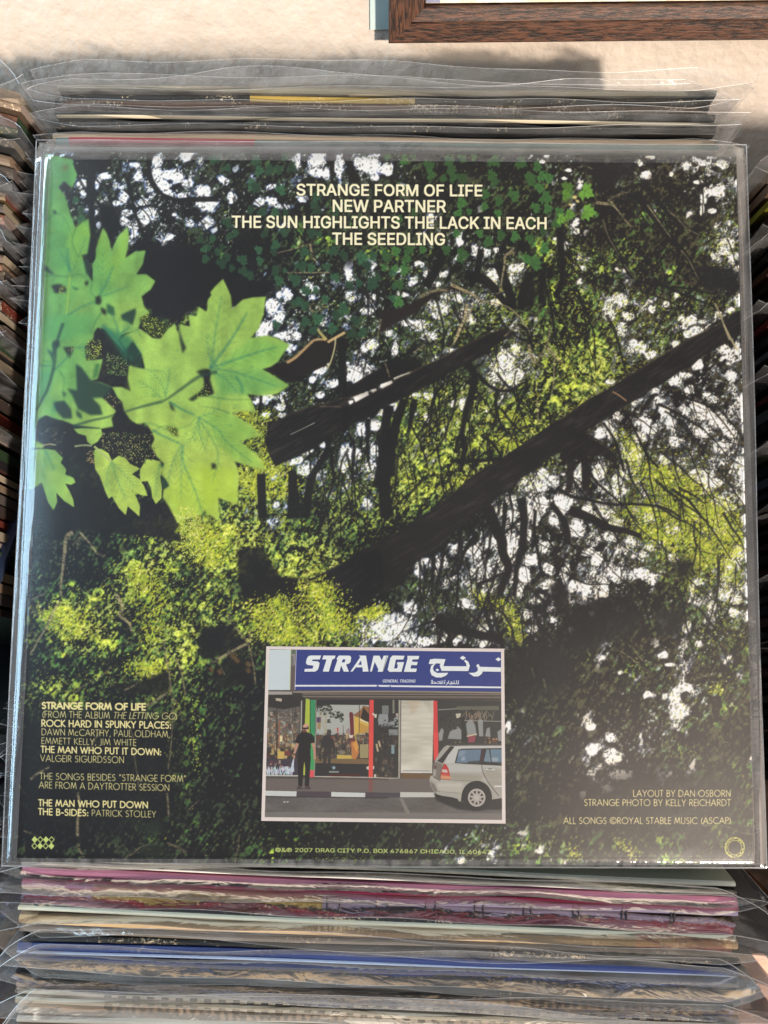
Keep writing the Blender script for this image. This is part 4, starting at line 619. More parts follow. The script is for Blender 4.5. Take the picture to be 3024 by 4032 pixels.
    crumbs(D1(1590, 150, 1659, 150, 1659, 900, 1600, 880, 1580, 300), 90, YG, 20); crumbs(D1(1380, 480, 1659, 520, 1659, 680, 1300, 650), 60, [(.4, .45, .2), (.3, .35, .15)], 21); crumbs(D4(1290, 300, 1460, 300, 1450, 380, 1300, 370), 50, [(.25, .25, .15), (.4, .38, .2)], 22)
    crumbs(D4(1480, 620, 1590, 640, 1590, 900, 1500, 860), 110, [(.30, .28, .14), (.42, .38, .2), (.2, .2, .1)], 23); crumbs(D4(1080, 400, 1260, 400, 1250, 450, 1090, 450), 36, [(.5, .5, .2), (.4, .4, .2)], 24)
    crumbs(DB(430, 262, 560, 262, 820, 262, 820, 310, 430, 310), 60, [(.35, .42, .12), (.5, .55, .2)], 25)
    cv.c = np.clip(cv.c, 0, 1)**.90*1.02
    # paper grain / print dots
    cv.c *= (1+.10*(rng.random((T, T, 1), dtype=np.float32)-.5))
    # ---- lettering
    CR = (1.0, .97, .82); SH = (.02, .02, .02)
    def title(t, L, R, cap):
        font_text(cv, t, (L[0]+3, L[1]+2.5), (R[0]+3, R[1]+2.5), cap, SH, .036)
        font_text(cv, t, L, R, cap, CR, .034)
    title('STRANGE FORM OF LIFE', A2(806, 415)[0], A3(869, 425)[0], 44.5)
    title('NEW PARTNER', A2(1117, 556)[0], A3(556, 562)[0], 46)
    title('THE SUN HIGHLIGHTS THE LACK IN EACH', A2(250, 691)[0], A3(1420, 708)[0], 46.5)
    title('THE SEEDLING', A2(1113, 839)[0], A3(548, 844)[0], 46.5)
    C2_ = (.93, .88, .62); C3_ = (.86, .82, .56)
    for t, L, R, cap, w in (('STRANGE FORM OF LIFE', (290, 238), (1184, 250), 24, .27), ('(FROM THE ALBUM _THE LETTING GO_)', (292, 315), (1460, 330), 25, .11), ('ROCK HARD IN SPUNKY PLACES:', (287, 391), (1405, 408), 25, .20), ('DAWN McCARTHY, PAUL OLDHAM,', (287, 466), (1395, 485), 25, .11), ('EMMETT KELLY, JIM WHITE', (286, 541), (1105, 556), 24, .11),
                             ('THE MAN WHO PUT IT DOWN:', (283, 615), (1320, 637), 24, .20), ('VALGEIR SIGURDSSON', (277, 692), (1000, 706), 25, .11), ('THE SONGS BESIDES {STRANGE FORM}', (272, 847), (1535, 868), 25, .11), ('ARE FROM A DAYTROTTER SESSION', (265, 922), (1390, 945), 25, .11), ('THE MAN WHO PUT DOWN', (262, 1075), (1205, 1093), 24, .20), ('THE B-SIDES:', (260, 1151), (693, 1161), 24, .20), ('PATRICK STOLLEY', (722, 1161), (1275, 1172), 24, .11)):
        geo_text(cv, t, D1(*L)[0], D1(*R)[0], cap, w, C2_ if w > .15 else C3_)
    for t, L, R in (('LAYOUT BY DAN OSBORN', (875, 671), (1443, 672)), ('STRANGE PHOTO BY KELLY REICHARDT', (590, 724), (1443, 726)), ('ALL SONGS @ROYAL STABLE MUSIC (ASCAP)', (471, 829), (1446, 830))):
        geo_text(cv, t, D4(*L)[0], D4(*R)[0], 24.5, .12, (.92, .86, .60))
    LGc = (.78, .84, .48)
    font_text(cv, '© & ℗ 2007 DRAG CITY P.O. BOX 476867 CHICAGO, IL 60647'.replace(' & ', '&'), DB(255, 238)[0], DB(1427, 250)[0], 22, LGc, .024, grow=1)
    # eight small diamonds, filled and open
    for j in range(4):
        for i2 in range(2):
            c = D1(228+49*j+ (0 if i2 == 0 else -2), 1366 if i2 == 0 else 1421)[0]; a = 12.5
            dm = [(c[0]-a, c[1]), (c[0], c[1]-a*1.12), (c[0]+a, c[1]), (c[0], c[1]+a*1.12)]
            cv.fill(dm, LGc, 1, 0, 3)
            if (i2 == 0 and j % 2 == 1) or (i2 == 1 and j % 2 == 0):
                b = .62; cv.fill([((x-c[0])*b+c[0], (y-c[1])*b+c[1]) for x, y in dm], (.04, .042, .05), 1, 0, 3)
    # the ring emblem
    c = D4(1468, 970)[0]; ro, ri = 41, 27
    rg_ = lambda rr: [(c[0]+rr*math.cos(a)*.98, c[1]+rr*math.sin(a)) for a in np.linspace(0, 2*math.pi, 60)[:-1]]
    m0 = cv.c.copy()
    cv.fill(rg_(ro), (.90, .88, .40), 1, 0, 3); cv.fill(rg_(ro-2.4), (.05, .048, .045), 1, 0, 3)
    for k2 in range(90):
        a = 2*math.pi*(k2+r()*.5)/90; q1 = ri+2+8*r(); q2 = q1+2+5*r(); q2 = min(q2, ro-1)
        cv.line([(c[0]+q1*math.cos(a), c[1]+q1*math.sin(a)), (c[0]+q2*math.cos(a+.10*rng.normal()), c[1]+q2*math.sin(a))], 2.0+1.6*r(), (.90, .88, .40), .95)
    cv.fill(rg_(ri+2.4), (.90, .88, .40), 1, 0, 3); cv.fill(rg_(ri), (.052, .048, .045), 1, 0, 3)
    return cv

# ---- the small inset photograph: a shop front with a man and a parked car ----
INSET_QUAD = [(1049.5, 2543.5), (1984.5, 2553), (1990.5, 3240.5), (1029.5, 3230)]
def paint_inset():
    cv = Canvas(1120, 820, INSET_QUAD, (.90, .85, .83))
    rng = np.random.default_rng(3); r = rng.random; W, H = cv.W, cv.H
    f, l = cv.fill, cv.line
    IN = P1(106, 50)+P2(1566, 84)+P4(1582, 1148)+P3(44, 1112)
    mi = cv.mask(cv.px(IN), 0, 3)
    full = cv.c.copy()
    f(IN, (.10, .095, .09))
    # shop windows as glass full of dim goods
    def goods(pts, n, cols, big=22, seed=0, vert=1.6):
        rg = np.random.default_rng(seed); P = np.array(pts); a = P.min(0); b = P.max(0)
        for _ in range(n):
            x, y = a+(b-a)*rg.random(2); w = 1+big*rg.random()**2; h = 1+big*vert*rg.random()**2
            c = np.array(cols[int(rg.integers(len(cols)))])*(.6+.6*rg.random())
            x1, y1 = min(x+w, b[0]), min(y+h, b[1])
            f([(x, y), (x1, y+rg.normal(0, 1)), (x1+rg.normal(0, 1), y1), (x, y1)], c, .75, .4)
    # left window
    f(P1(86, 640, 560, 640, 560, 1327, 70, 1327), (.10, .085, .08)); f(P1(80, 800, 500, 770, 500, 1327, 72, 1327), (.24, .22, .20)); f(P1(90, 640, 400, 650, 540, 780, 300, 830, 90, 800), (.085, .075, .07), 1, 2)
    f(P1(185, 682, 268, 690, 264, 728, 190, 715), (.62, .55, .46))
    goods(P1(75, 830, 500, 830, 500, 1000, 75, 1000), 120, [(.35, .2, .14), (.4, .38, .33), (.14, .12, .1), (.55, .5, .42)], 14, 1); goods(P1(70, 980, 480, 980, 470, 1320, 70, 1320), 210, [(.5, .38, .22), (.36, .36, .32), (.62, .55, .4), (.15, .12, .1), (.45, .22, .14), (.6, .62, .6)], 12, 2)
    goods(P3(66, 0, 440, 0, 440, 340, 62, 340), 190, [(.72, .58, .30), (.55, .42, .24), (.22, .14, .10), (.35, .15, .12), (.8, .72, .5), (.12, .1, .09)], 14, 3)
    f(P3(212, 250, 300, 250, 300, 350, 212, 350), (.70, .55, .22)); f(P3(300, 245, 380, 245, 380, 305, 300, 305), (.30, .12, .11)); f(P3(62, 345, 470, 345, 470, 560, 58, 552), (.13, .11, .14), .9); goods(P3(60, 350, 400, 350, 400, 450, 60, 450), 40, [(.35, .1, .14), (.15, .12, .15), (.5, .4, .3)], 9, 4)
    for _ in range(150): 
        x = 60+360*r(); y = 440+90*r(); q = P3(x, y, x+6*rng.normal(), y+30+25*r()); l(q, 1.5+2*r(), (.55+.3*r(), .58+.3*r(), .68+.25*r()), .8)
    l(P3(58, 565, 480, 570), 5, (.66, .64, .60)); l(P1(205, 820, 200, 1327), 4, (.10, .09, .08)); l(P3(205, 0, 200, 350), 4, (.10, .09, .08)); l(P1(240, 960, 225, 1327), 7, (.45, .22, .14), .7)
    for x in (420, 450): l(P1(x, 800, x-20, 960, x+10, 1060), 3, (.12, .12, .1), .8)
    # centre window, sky reflected, trees, yellow goods
    WN = P1(705, 705, 1410, 705)+P3(1395, 580, 690, 570); f(WN, (.16, .14, .12)); f(P1(705, 705, 1410, 705, 1410, 772, 900, 768, 705, 790), (.085, .08, .08))
    f(P1(716, 800, 900, 768, 1400, 772, 1400, 1160, 716, 1160), (.54, .55, .52)); l(P1(760, 945, 1250, 955), 2.4, (.62, .62, .6), .8)
    def tree(cx, cy, rx, ry, n, tl, c=(.10, .11, .08)):
        for _ in range(n):
            a = 6.28*r(); q = r()**.5; x = cx+rx*q*math.cos(a); y = cy+ry*q*math.sin(a); w = 6+16*r(); f(tl(x-w, y, x, y-w*.7, x+w, y, x, y+w*.7), np.array(c)*(.6+.9*r()), .85)
    tree(820, 830, 100, 70, 90, P1); tree(980, 900, 90, 45, 60, P1); tree(1040, 960, 30, 30, 14, P1); tree(880, 990, 18, 30, 10, P1)
    for q in (P1(780, 850, 790, 1000, 850, 1140), P1(830, 900, 840, 1010, 850, 1140), P1(760, 880, 750, 1100), P1(860, 880, 820, 1010)): l(q, 5, (.52, .48, .36), .8)
    f(P1(720, 930, 775, 930, 775, 1000, 720, 1000), (.20, .14, .22)); f(P1(730, 1000, 775, 1000, 770, 1090, 730, 1080), (.48, .36, .22))
    f(P1(1145, 880, 1160, 860, 1190, 870, 1200, 900, 1215, 1327, 1150, 1327, 1160, 1100), (.26, .07, .08)); f(P1(1195, 900, 1280, 850, 1330, 780, 1400, 800, 1400, 1000, 1280, 960, 1240, 930), (.40, .24, .13)); f(P1(1330, 800, 1410, 900, 1400, 1010, 1290, 960), (.09, .07, .06))
    f(P1(1205, 925, 1270, 930, 1400, 1010, 1400, 1060, 1290, 1150, 1240, 1240, 1220, 1327), (.72, .54, .18)); f(P1(1270, 1000, 1400, 1060, 1400, 1140, 1290, 1150), (.62, .40, .12), .8); l(P1(1280, 960, 1395, 1005), 5, (.8, .75, .6)); l(P1(1278, 770, 1272, 1327), 2.5, (.12, .1, .08))
    f(P1(950, 1080, 1005, 1065, 1005, 1120, 960, 1110), (.62, .50, .46)); f(P1(985, 1070, 1005, 1065, 1003, 1140, 990, 1120), (.6, .12, .12)); l(P1(1065, 1035, 1070, 1160), 3, (.3, .3, .3)); f(P1(1110, 1100, 1140, 1060, 1160, 1100, 1150, 1160, 1100, 1150), (.45, .34, .34))
    goods(P1(720, 1140, 1390, 1140, 1390, 1320, 720, 1320), 230, [(.12, .1, .09), (.42, .2, .16), (.5, .46, .4), (.3, .12, .12), (.2, .22, .2), (.6, .5, .3)], 12, 6); goods(P3(700, 0, 1400, 0, 1400, 350, 700, 350), 260, [(.14, .12, .10), (.35, .17, .12), (.45, .42, .36), (.22, .2, .17), (.6, .48, .26), (.1, .1, .1)], 14, 7)
    f(P3(1170, 120, 1240, 120, 1275, 260, 1230, 355, 1180, 350), (.62, .32, .14)); f(P3(1190, 150, 1240, 100, 1270, 200, 1240, 260), (.75, .45, .16)); f(P3(985, 292, 1170, 300, 1180, 345, 985, 345), (.68, .54, .20)); f(P3(1285, 155, 1395, 155, 1395, 335, 1285, 335), (.52, .46, .28), .85); f(P3(1140, 30, 1195, 40, 1190, 75, 1145, 70), (.75, .68, .6))
    f(P3(700, 345, 1400, 350, 1400, 420, 700, 410), (.33, .24, .14), .9); f(P3(700, 400, 1400, 415, 1400, 575, 695, 570), (.075, .075, .075), .95); f(P3(880, 545, 1280, 545, 1280, 578, 880, 575), (.16, .06, .05)); 
    # man's reflection
    f(P1(860, 1090, 900, 1090, 915, 1120, 905, 1160, 935, 1190, 950, 1260, 960, 1327, 790, 1327, 780, 1290, 800, 1200, 850, 1170), (.10, .085, .085), .9); f(P3(800, 50, 860, 30, 930, 40, 950, 130, 960, 270, 945, 280, 920, 140, 910, 290, 900, 440, 870, 440, 860, 300, 840, 440, 800, 440, 815, 200, 790, 180, 775, 290, 785, 370, 760, 380, 750, 300, 780, 130), (.095, .085, .085), .92)
    l(P1(960, 1200, 905, 1190), 5, (.4, .15, .1))
    f([(c[0], c[1]) for c in P3(915, 450, 935, 438, 960, 440, 972, 462, 955, 488, 930, 488)], (.22, .30, .33)); f(P3(930, 455, 950, 450, 962, 465, 950, 478, 932, 472), (.5, .6, .62)); 
    for j in range(9): l(P3(888+14*j, 508, 892+14*j, 526), 3, (.62, .66, .62), .9)
    # right part: dark door, screen, dark window
    f(P1(1465, 705, 1659, 705)+P2(250, 705)+P4(240, 600)+P3(1460, 590), (.095, .09, .085)); f(P2(0, 890, 90, 890, 100, 1000, 230, 900, 235, 1060, 0, 1060), (.44, .46, .46), .9); f(P1(1535, 890, 1640, 890, 1640, 960, 1580, 1000, 1530, 1040, 1520, 960), (.40, .42, .42)); tree(130, 1010, 110, 60, 60, P2, (.09, .09, .085)); tree(30, 1130, 60, 110, 60, P2, (.09, .08, .075))
    for j in range(9): l(P2(105+13*j, 1090, 112+13*j, 1165), 4, (.42, .44, .44), .8)
    f(P2(15, 780, 98, 778, 98, 885, 15, 888), (.34, .36, .34)); f(P1(1575, 780, 1659, 780, 1659, 880, 1575, 885), (.30, .32, .3)); goods(P2(0, 1120, 230, 1120, 230, 1327, 0, 1327), 60, [(.2, .12, .08), (.12, .1, .09), (.32, .25, .18)], 10, 9)
    f(P4(135, 165, 175, 165, 175, 280, 135, 280), (.36, .44, .46)); goods(P4(0, 330, 170, 340, 165, 590, 0, 590), 70, [(.16, .14, .12), (.3, .24, .18), (.08, .08, .08), (.4, .35, .3)], 12, 10); goods(P3(1470, 120, 1659, 120, 1659, 590, 1470, 590), 70, [(.1, .09, .08), (.3, .22, .14), (.14, .13, .12)], 12, 11)
    for q in (P3(1500, 150, 1520, 250), P3(1530, 110, 1550, 190)): l(q, 7, (.6, .5, .36))
    for x in (160, 175): l(P2(x, 705, x, 880), 5 if x == 160 else 2, (.36, .36, .3))
    f(P1(1470, 890, 1505, 890, 1500, 940, 1475, 935), (.72, .68, .6)); f(P2(195, 880, 240, 880, 240, 915, 195, 915), (.6, .5, .45))
    for x, c in ((232, (.2, .19, .16)), (240, (.62, .60, .52)), (252, (.3, .28, .25))): l(P2(x, 705)+P4(x-4, 600), 4, c)
    SC = P2(262, 712, 690, 715)+P4(668, 520, 258, 520); f(SC, (.70, .66, .60)); 
    sm = cv.mask(cv.px(SC)); nz = noise(H, W, 60, rng, 2.2, .8)*.6+noise(H, W, 18, rng, 3, .6)*.4
    cv.put(sm, lambda a, b, c, d: (np.array([.60, .57, .50])+.24*(nz[b:d, a:c]-.2)[..., None]), 1); f(P2(345, 715, 520, 715, 450, 860, 400, 900), (.60, .50, .38), .5, 5); f(P2(540, 716, 665, 716, 660, 900, 600, 800), (.42, .38, .33), .35, 6)
    l(P2(262, 712)+P4(258, 520), 3, (.4, .38, .35)); l(P4(258, 524, 670, 527), 4, (.75, .74, .72)); l(P4(285, 500, 640, 503), 3, (.42, .42, .46)); f(P4(262, 535, 670, 540, 640, 603, 262, 600), (.28, .19, .11)); 
    RW = P2(735, 715, 1570, 715)+P4(1575, 300, 740, 300); f(RW, (.115, .11, .105)); f(P2(980, 790, 1540, 785, 1540, 840, 1010, 835), (.26, .25, .20), .9, 1); l(P2(745, 835, 1000, 820), 3, (.45, .43, .38)); l(P2(1070, 975, 1570, 985), 2.5, (.5, .5, .46))
    for q in (P2(1110, 1020, 1150, 960, 1190, 960, 1230, 1040, 1250, 1170, 1130, 1170), P2(1265, 980, 1290, 950, 1330, 970, 1335, 1180, 1280, 1180), P2(1360, 1180, 1380, 1080, 1420, 1060, 1430, 1190), P2(900, 1120, 1000, 1050, 1050, 1100, 1050, 1220, 870, 1210), P2(750, 1150, 790, 1070, 820, 1100, 800, 1230, 760, 1240), P2(1520, 1120, 1575, 1080, 1575, 1240, 1530, 1240)): f(q, (.44, .45, .44), .9, 1)
    tree(900, 1000, 130, 130, 70, P2, (.10, .095, .085)); tree(1200, 880, 110, 40, 60, P2, (.10, .09, .08)); tree(1390, 900, 100, 50, 60, P2, (.11, .10, .09)); f(P2(1040, 900, 1080, 900, 1130, 1300, 1060, 1300), (.08, .075, .07), .95)
    for _ in range(40): 
        x = 1110+380*r(); y = 840+70*r(); l(P2(x, y, x+25*rng.normal(), y+60+30*r()), 3, (.33+.15*r(), .33, .26), .7)
    f(P2(975, 885, 1040, 880, 1042, 915, 1010, 945, 985, 940), (.62, .58, .50)); f(P2(1135, 1170, 1240, 1180, 1220, 1260, 1140, 1260), (.42, .14, .18)); goods(P2(1320, 1200, 1520, 1200, 1520, 1270, 1320, 1270), 26, [(.75, .5, .25), (.5, .2, .12)], 8, 12); l(P2(1120, 1180, 1250, 1150), 5, (.7, .6, .45)); goods(P2(930, 1220, 1100, 1220, 1100, 1270, 930, 1270), 16, [(.6, .45, .25), (.1, .1, .1)], 8, 13)
    # posts
    f(P1(516, 715, 533, 715, 528, 1100, 508, 1140), (.50, .48, .44)); f(P1(580, 683, 632, 690, 628, 1327, 560, 1327, 568, 1000), (.55, .63, .14)); f(P3(560, 0, 560, 0, 630, 0, 570, 560, 545, 560), (.55, .60, .16)); f(P1(640, 706, 704, 706, 694, 1327, 640, 1327), (.10, .40, .22)); f(P3(640, 0, 692, 0, 690, 500, 632, 498), (.14, .46, .22)); f(P3(632, 492, 688, 495, 684, 602, 628, 600), (.80, .20, .22))
    l(P1(712, 705, 705, 1327), 2.5, (.42, .42, .34)); l(P3(705, 0, 692, 575), 2.5, (.5, .48, .42))
    f(P1(1410, 703, 1466, 706, 1460, 1327, 1403, 1327), (.78, .16, .15)); f(P3(1403, 0, 1460, 0, 1455, 595, 1398, 590), (.82, .18, .15)); f(P2(683, 718, 734, 718, 748, 1327, 685, 1327), (.74, .13, .13)); f(P4(683, 0, 747, 0, 748, 300, 690, 380), (.80, .15, .14))
    for q in (P3(1370, 450, 1400, 440, 1400, 490, 1372, 480), P3(1455, 440, 1472, 440, 1470, 480, 1455, 480), P3(1470, 548, 1496, 550, 1494, 590, 1470, 590), P1(1446, 880, 1470, 875, 1470, 910, 1450, 905)): f(q, (.70, .66, .60))
    l(P3(690, 578, 1400, 590, 1659, 600)+P4(240, 600), 4, (.66, .62, .56))
    # facade trim
    f(P1(400, 600, 460, 580, 1659, 585)+P2(1566, 600)+P2(1566, 722, 250, 705)+P1(630, 703, 560, 680, 530, 655, 530, 622), (.20, .17, .15)); l(P1(410, 604, 1659, 596)+P2(1566, 612), 6, (.42, .37, .31)); 
    for y in (628, 645, 660): l(P1(540, y, 1659, y+4)+P2(1566, y+10), 3.2, (.36, .32, .28) if y != 645 else (.12, .10, .09))
    l(P1(630, 690, 1659, 700)+P2(1566, 705), 4, (.10, .09, .085)); f(P1(90, 585, 400, 590, 402, 636, 88, 638), (.50, .47, .44)); l(P1(90, 588, 400, 592), 4, (.18, .15, .14))
    f(P1(106, 54, 388, 54, 374, 578, 90, 578), (.70, .76, .78)); f(P1(388, 54, 455, 54, 438, 600, 376, 582), (.24, .19, .19)); f(P1(395, 110, 442, 110, 436, 260, 392, 260), (.42, .40, .40))
    for j in range(9): l(P1(396, 145+13*j, 420, 145+13*j), 2, (.12, .12, .12))
    f(P1(388, 54, 450, 54, 450, 108, 392, 108), (.22, .26, .2)); l(P1(386, 54, 372, 578), 3, (.62, .66, .42))
    # the blue sign
    f(P1(458, 56, 1659, 60)+P2(1566, 84, 1570, 600)+P1(1659, 585, 438, 580), (.085, .12, .36)); l(P1(456, 56, 438, 575), 2.5, (.66, .66, .78)); l(P1(440, 522, 1659, 522)+P2(0, 524, 1570, 544), 7, (.84, .85, .88)); 
    BL = (.05, .07, .24); WH = (.86, .89, .90)
    # slab italic letters of the sign, drawn as outlines
    def glyph(tl, *polys, holes=()):
        for p in polys: q = cv.px(tl(*p)); 
        for p in polys: f([(x+2.2, y+1.6) for x, y in tl(*p)], (.03, .03, .08), .7, .8)
        for p in polys: f(tl(*p), WH, 1, 0, 3)
        for h in holes: f(tl(*h), (.085, .12, .36), 1, 0, 3)
    glyph(P1, (640, 130, 780, 130, 762, 182, 670, 182, 660, 202, 735, 206, 760, 228, 750, 280, 735, 318, 700, 340, 560, 340, 565, 304, 668, 300, 678, 262, 600, 252, 580, 228, 592, 170, 612, 140))
    glyph(P1, (810, 130, 968, 132, 955, 172, 925, 182, 880, 340, 800, 338, 848, 182, 792, 180))
    glyph(P1, (1010, 130, 1150, 132, 1172, 150, 1165, 210, 1145, 235, 1105, 246, 1142, 340, 1075, 340, 1040, 262, 1020, 340, 942, 338, 990, 190, 980, 170), holes=((1062, 180, 1096, 180, 1086, 218, 1048, 220),))
    glyph(P1, (1270, 130, 1365, 132, 1398, 338, 1322, 340, 1318, 284, 1232, 284, 1190, 338, 1160, 340, 1290, 150), holes=((1262, 250, 1298, 195, 1308, 250),))
    glyph(P1, (1462, 132, 1540, 132, 1592, 236, 1628, 132, 1656, 132, 1588, 342, 1540, 340, 1478, 215, 1442, 338, 1415, 338)); glyph(P2, (35, 132, 75, 132, 20, 342, -45, 340))
    glyph(P2, (152, 130, 308, 134, 292, 182, 195, 184, 172, 298, 210, 298, 222, 250, 205, 245, 215, 216, 302, 216, 268, 342, 110, 342, 86, 316, 122, 160)); glyph(P2, (345, 134, 500, 136, 488, 180, 412, 182, 404, 210, 480, 214, 468, 256, 396, 254, 386, 298, 470, 300, 458, 344, 298, 342, 346, 172))
    font_text(cv, 'GENERAL TRADING', P2(24, 478)[0], P2(450, 480)[0], 11.5, WH, .03, .25)
    # arabic lettering
    for q in ((640, 180, 700, 172, 845, 178, 838, 190, 815, 268, 1115, 270, 1110, 230, 1085, 205, 1098, 182, 1140, 210, 1160, 262, 1140, 332, 790, 330, 765, 260, 778, 236, 720, 232, 690, 262, 678, 300, 690, 330, 730, 356, 880, 354, 850, 390, 790, 415, 720, 415, 660, 385, 640, 330, 655, 262, 690, 240, 640, 242, 622, 238),
              (1240, 262, 1262, 244, 1275, 240, 1290, 276, 1566, 284, 1566, 342, 1330, 338, 1315, 370, 1270, 402, 1210, 402, 1142, 356, 1225, 352, 1262, 330, 1262, 290)):
        f([(x+2.2, y+1.6) for x, y in P2(*q)], (.03, .03, .08), .6, .8); f(P2(*q), WH, 1, 0, 3)
    for (x, y, s) in ((735, 318, 26), (1068, 162, 40), (1532, 180, 38)): f(P2(x-s, y, x, y-s*.72, x+s, y, x, y+s*.72), WH, 1, 0, 3)
    for q in ((650, 490, 700, 492, 760, 492, 800, 496), (690, 470, 720, 485), (655, 470, 668, 460, 675, 480, 655, 488), (735, 472, 760, 468, 775, 490), (808, 455, 806, 496), (822, 500, 835, 480, 822, 470), (850, 512, 868, 490, 862, 475), (885, 455, 884, 492, 940, 494, 985, 496), (905, 478, 925, 472, 925, 505), (988, 452, 986, 494), (1012, 452, 1010, 496, 990, 496), (785, 455, 783, 490), (945, 475, 960, 490)): l(P2(*q), 3, WH, .95)
    for (x, y) in ((660, 450), (672, 450), (828, 455), (838, 455), (910, 508), (950, 462), (962, 462)): l(P2(x-4, y, x+4, y), 3, WH)
    # pavement, kerb, road
    f(P3(48, 585, 700, 590, 1659, 605)+P4(240, 600, 700, 605, 760, 800)+P3(1659, 790, 50, 765), (.27, .235, .22)); l(P3(55, 590, 1659, 612), 8, (.12, .10, .09), .5, 1.5); f(P3(1400, 600, 1455, 600, 1450, 775, 1395, 770), (.40, .14, .13), .55, 2); f(P3(1000, 615, 1300, 615, 1300, 760, 1000, 760), (.30, .26, .23), .25, 8)
    for a, b, tl, c in ((48, 460, P3, 1), (460, 910, P3, 0), (910, 1356, P3, 1), (1356, 1700, P3, 0)): 
        f(tl(a, 762+.02*a, b, 764+.02*b, b-4, 836+.012*b, a, 830+.012*a), (.70, .71, .70) if c else (.16, .13, .15))
    f(P4(-60, 790, 252, 790, 250, 852, -60, 850), (.16, .14, .16)); f(P4(252, 782, 700, 786, 710, 850, 250, 850), (.66, .65, .62))
    rd = P3(46, 834, 1659, 852)+P4(1580, 860, 1582, 1148)+P3(44, 1112); f(rd, (.155, .14, .135)); n_ = noise(H, W, 26, rng, 5, 1)*.7+noise(H, W, 6, rng, 2, 1)*.3
    m = cv.mask(cv.px(rd)); cv.put(m, lambda a, b, c, d: (np.array([.175, .158, .150])+.12*n_[b:d, a:c][..., None]), 1)
    f(P3(44, 1050, 1659, 1060)+P4(1582, 1060, 1582, 1148)+P3(44, 1112), (.33, .31, .295), .8, 2); l(P3(50, 1050, 900, 1058, 1659, 1056)+P4(500, 1068), 4, (.34, .30, .28), .8, 1); f(P4(240, 862, 285, 862, 385, 1062, 325, 1066), (.36, .34, .31), .85); l(P3(50, 838, 460, 846), 3, (.08, .07, .07)); l(P3(460, 846, 1659, 858), 3, (.08, .07, .07))
    for x in (300, 340): l(P3(x-12, 914, x+14, 910), 5, (.62, .6, .56))
    # the man
    KK = (.055, .05, .05); SKN = (.62, .40, .32)
    f(P1(545, 1040, 560, 1020, 590, 1014, 615, 1030, 622, 1065, 605, 1100, 600, 1130, 570, 1140, 545, 1130, 535, 1100), (.70, .47, .38)); f(P1(600, 1050, 618, 1046, 620, 1085, 606, 1096), (.22, .15, .12), .8); l(P1(536, 1074, 575, 1078, 612, 1070), 7, (.05, .04, .04)); f(P1(535, 1096, 560, 1090, 585, 1100, 595, 1128, 570, 1142, 545, 1134, 530, 1112), (.24, .13, .10), .95); f(P1(548, 1135, 600, 1128, 600, 1160, 575, 1195, 552, 1165), (.66, .42, .34))
    f(P1(548, 1138, 575, 1195, 602, 1138, 660, 1160, 690, 1250, 696, 1262, 640, 1272, 645, 1327, 480, 1327, 490, 1270, 440, 1256, 462, 1180), KK)
    f(P3(478, 70, 520, 0, 620, 0, 645, 60, 640, 300, 645, 330, 635, 480, 622, 700, 565, 705, 572, 470, 560, 380, 548, 470, 535, 705, 480, 700, 478, 470, 475, 340, 490, 150), KK); f(P3(447, 130, 465, 60, 490, 0, 500, 150), KK); f(P3(640, 0, 690, 60, 694, 138, 650, 140), KK); 
    l(P3(470, 145, 455, 200, 428, 280), 12, SKN, 1, 0, 8); f(P3(415, 290, 432, 280, 440, 310, 435, 345, 418, 340), SKN); l(P3(672, 140, 690, 220, 696, 310), 12, SKN, 1, 0, 8); f(P3(680, 315, 706, 310, 712, 335, 695, 358, 680, 350), SKN); f(P3(415, 345, 428, 350, 425, 400, 420, 470, 405, 515, 385, 500, 392, 420), (.66, .70, .78)); l(P3(426, 285, 432, 295), 7, (.12, .1, .1))
    f(P3(480, 695, 530, 700, 528, 725, 500, 740, 458, 736, 470, 715), (.15, .12, .11)); f(P3(568, 698, 620, 700, 642, 722, 635, 738, 590, 738, 565, 725), (.15, .12, .11)); l(P3(455, 742, 640, 742), 4, (.09, .08, .08), .6, 1)
    # the car
    body = P4(860, 168, 930, 178, 1100, 172, 1576, 172, 1580, 860, 1450, 880, 1020, 905, 1000, 870, 930, 850, 800, 830, 740, 815, 690, 780, 650, 700, 632, 620, 645, 575, 672, 560, 690, 470, 690, 400, 715, 355, 760, 270, 820, 195)
    f(P4(690, 790, 760, 800, 1040, 850, 1580, 830, 1582, 1000, 1200, 1030, 1000, 1010, 720, 890), (.055, .05, .05), .95, 4); f(body, (.52, .50, .46)); f(P4(640, 580, 1576, 600, 1576, 640, 930, 640, 700, 640), (.60, .58, .55), .7); f(P4(960, 180, 1576, 176, 1576, 208, 1080, 210, 1020, 230, 960, 400, 830, 410, 880, 280), (.64, .63, .61)); f(P4(830, 410, 1576, 430, 1576, 520, 900, 520), (.60, .60, .58), .9, 4); f(P4(910, 540, 1300, 560, 1330, 640, 1000, 640, 900, 620), (.44, .42, .35), .8, 6); f(P4(1330, 460, 1576, 470, 1576, 760, 1450, 700, 1350, 560), (.46, .44, .38), .7, 6)
    f(P4(860, 168, 895, 180, 770, 350, 740, 340, 712, 355, 760, 270), (.50, .48, .45)); f(P4(905, 180, 960, 190, 880, 290, 805, 405, 730, 375, 780, 330), (.10, .09, .085)); f(P4(860, 160, 1576, 142, 1576, 172, 1100, 172, 930, 178), (.16, .15, .14)); f(P4(690, 380, 800, 410, 790, 610, 770, 640, 690, 600, 672, 560), (.32, .29, .26)); f(P4(684, 480, 724, 490, 715, 580, 678, 560), (.48, .46, .42)); f(P4(690, 430, 730, 440, 725, 480, 690, 470), (.25, .16, .15))
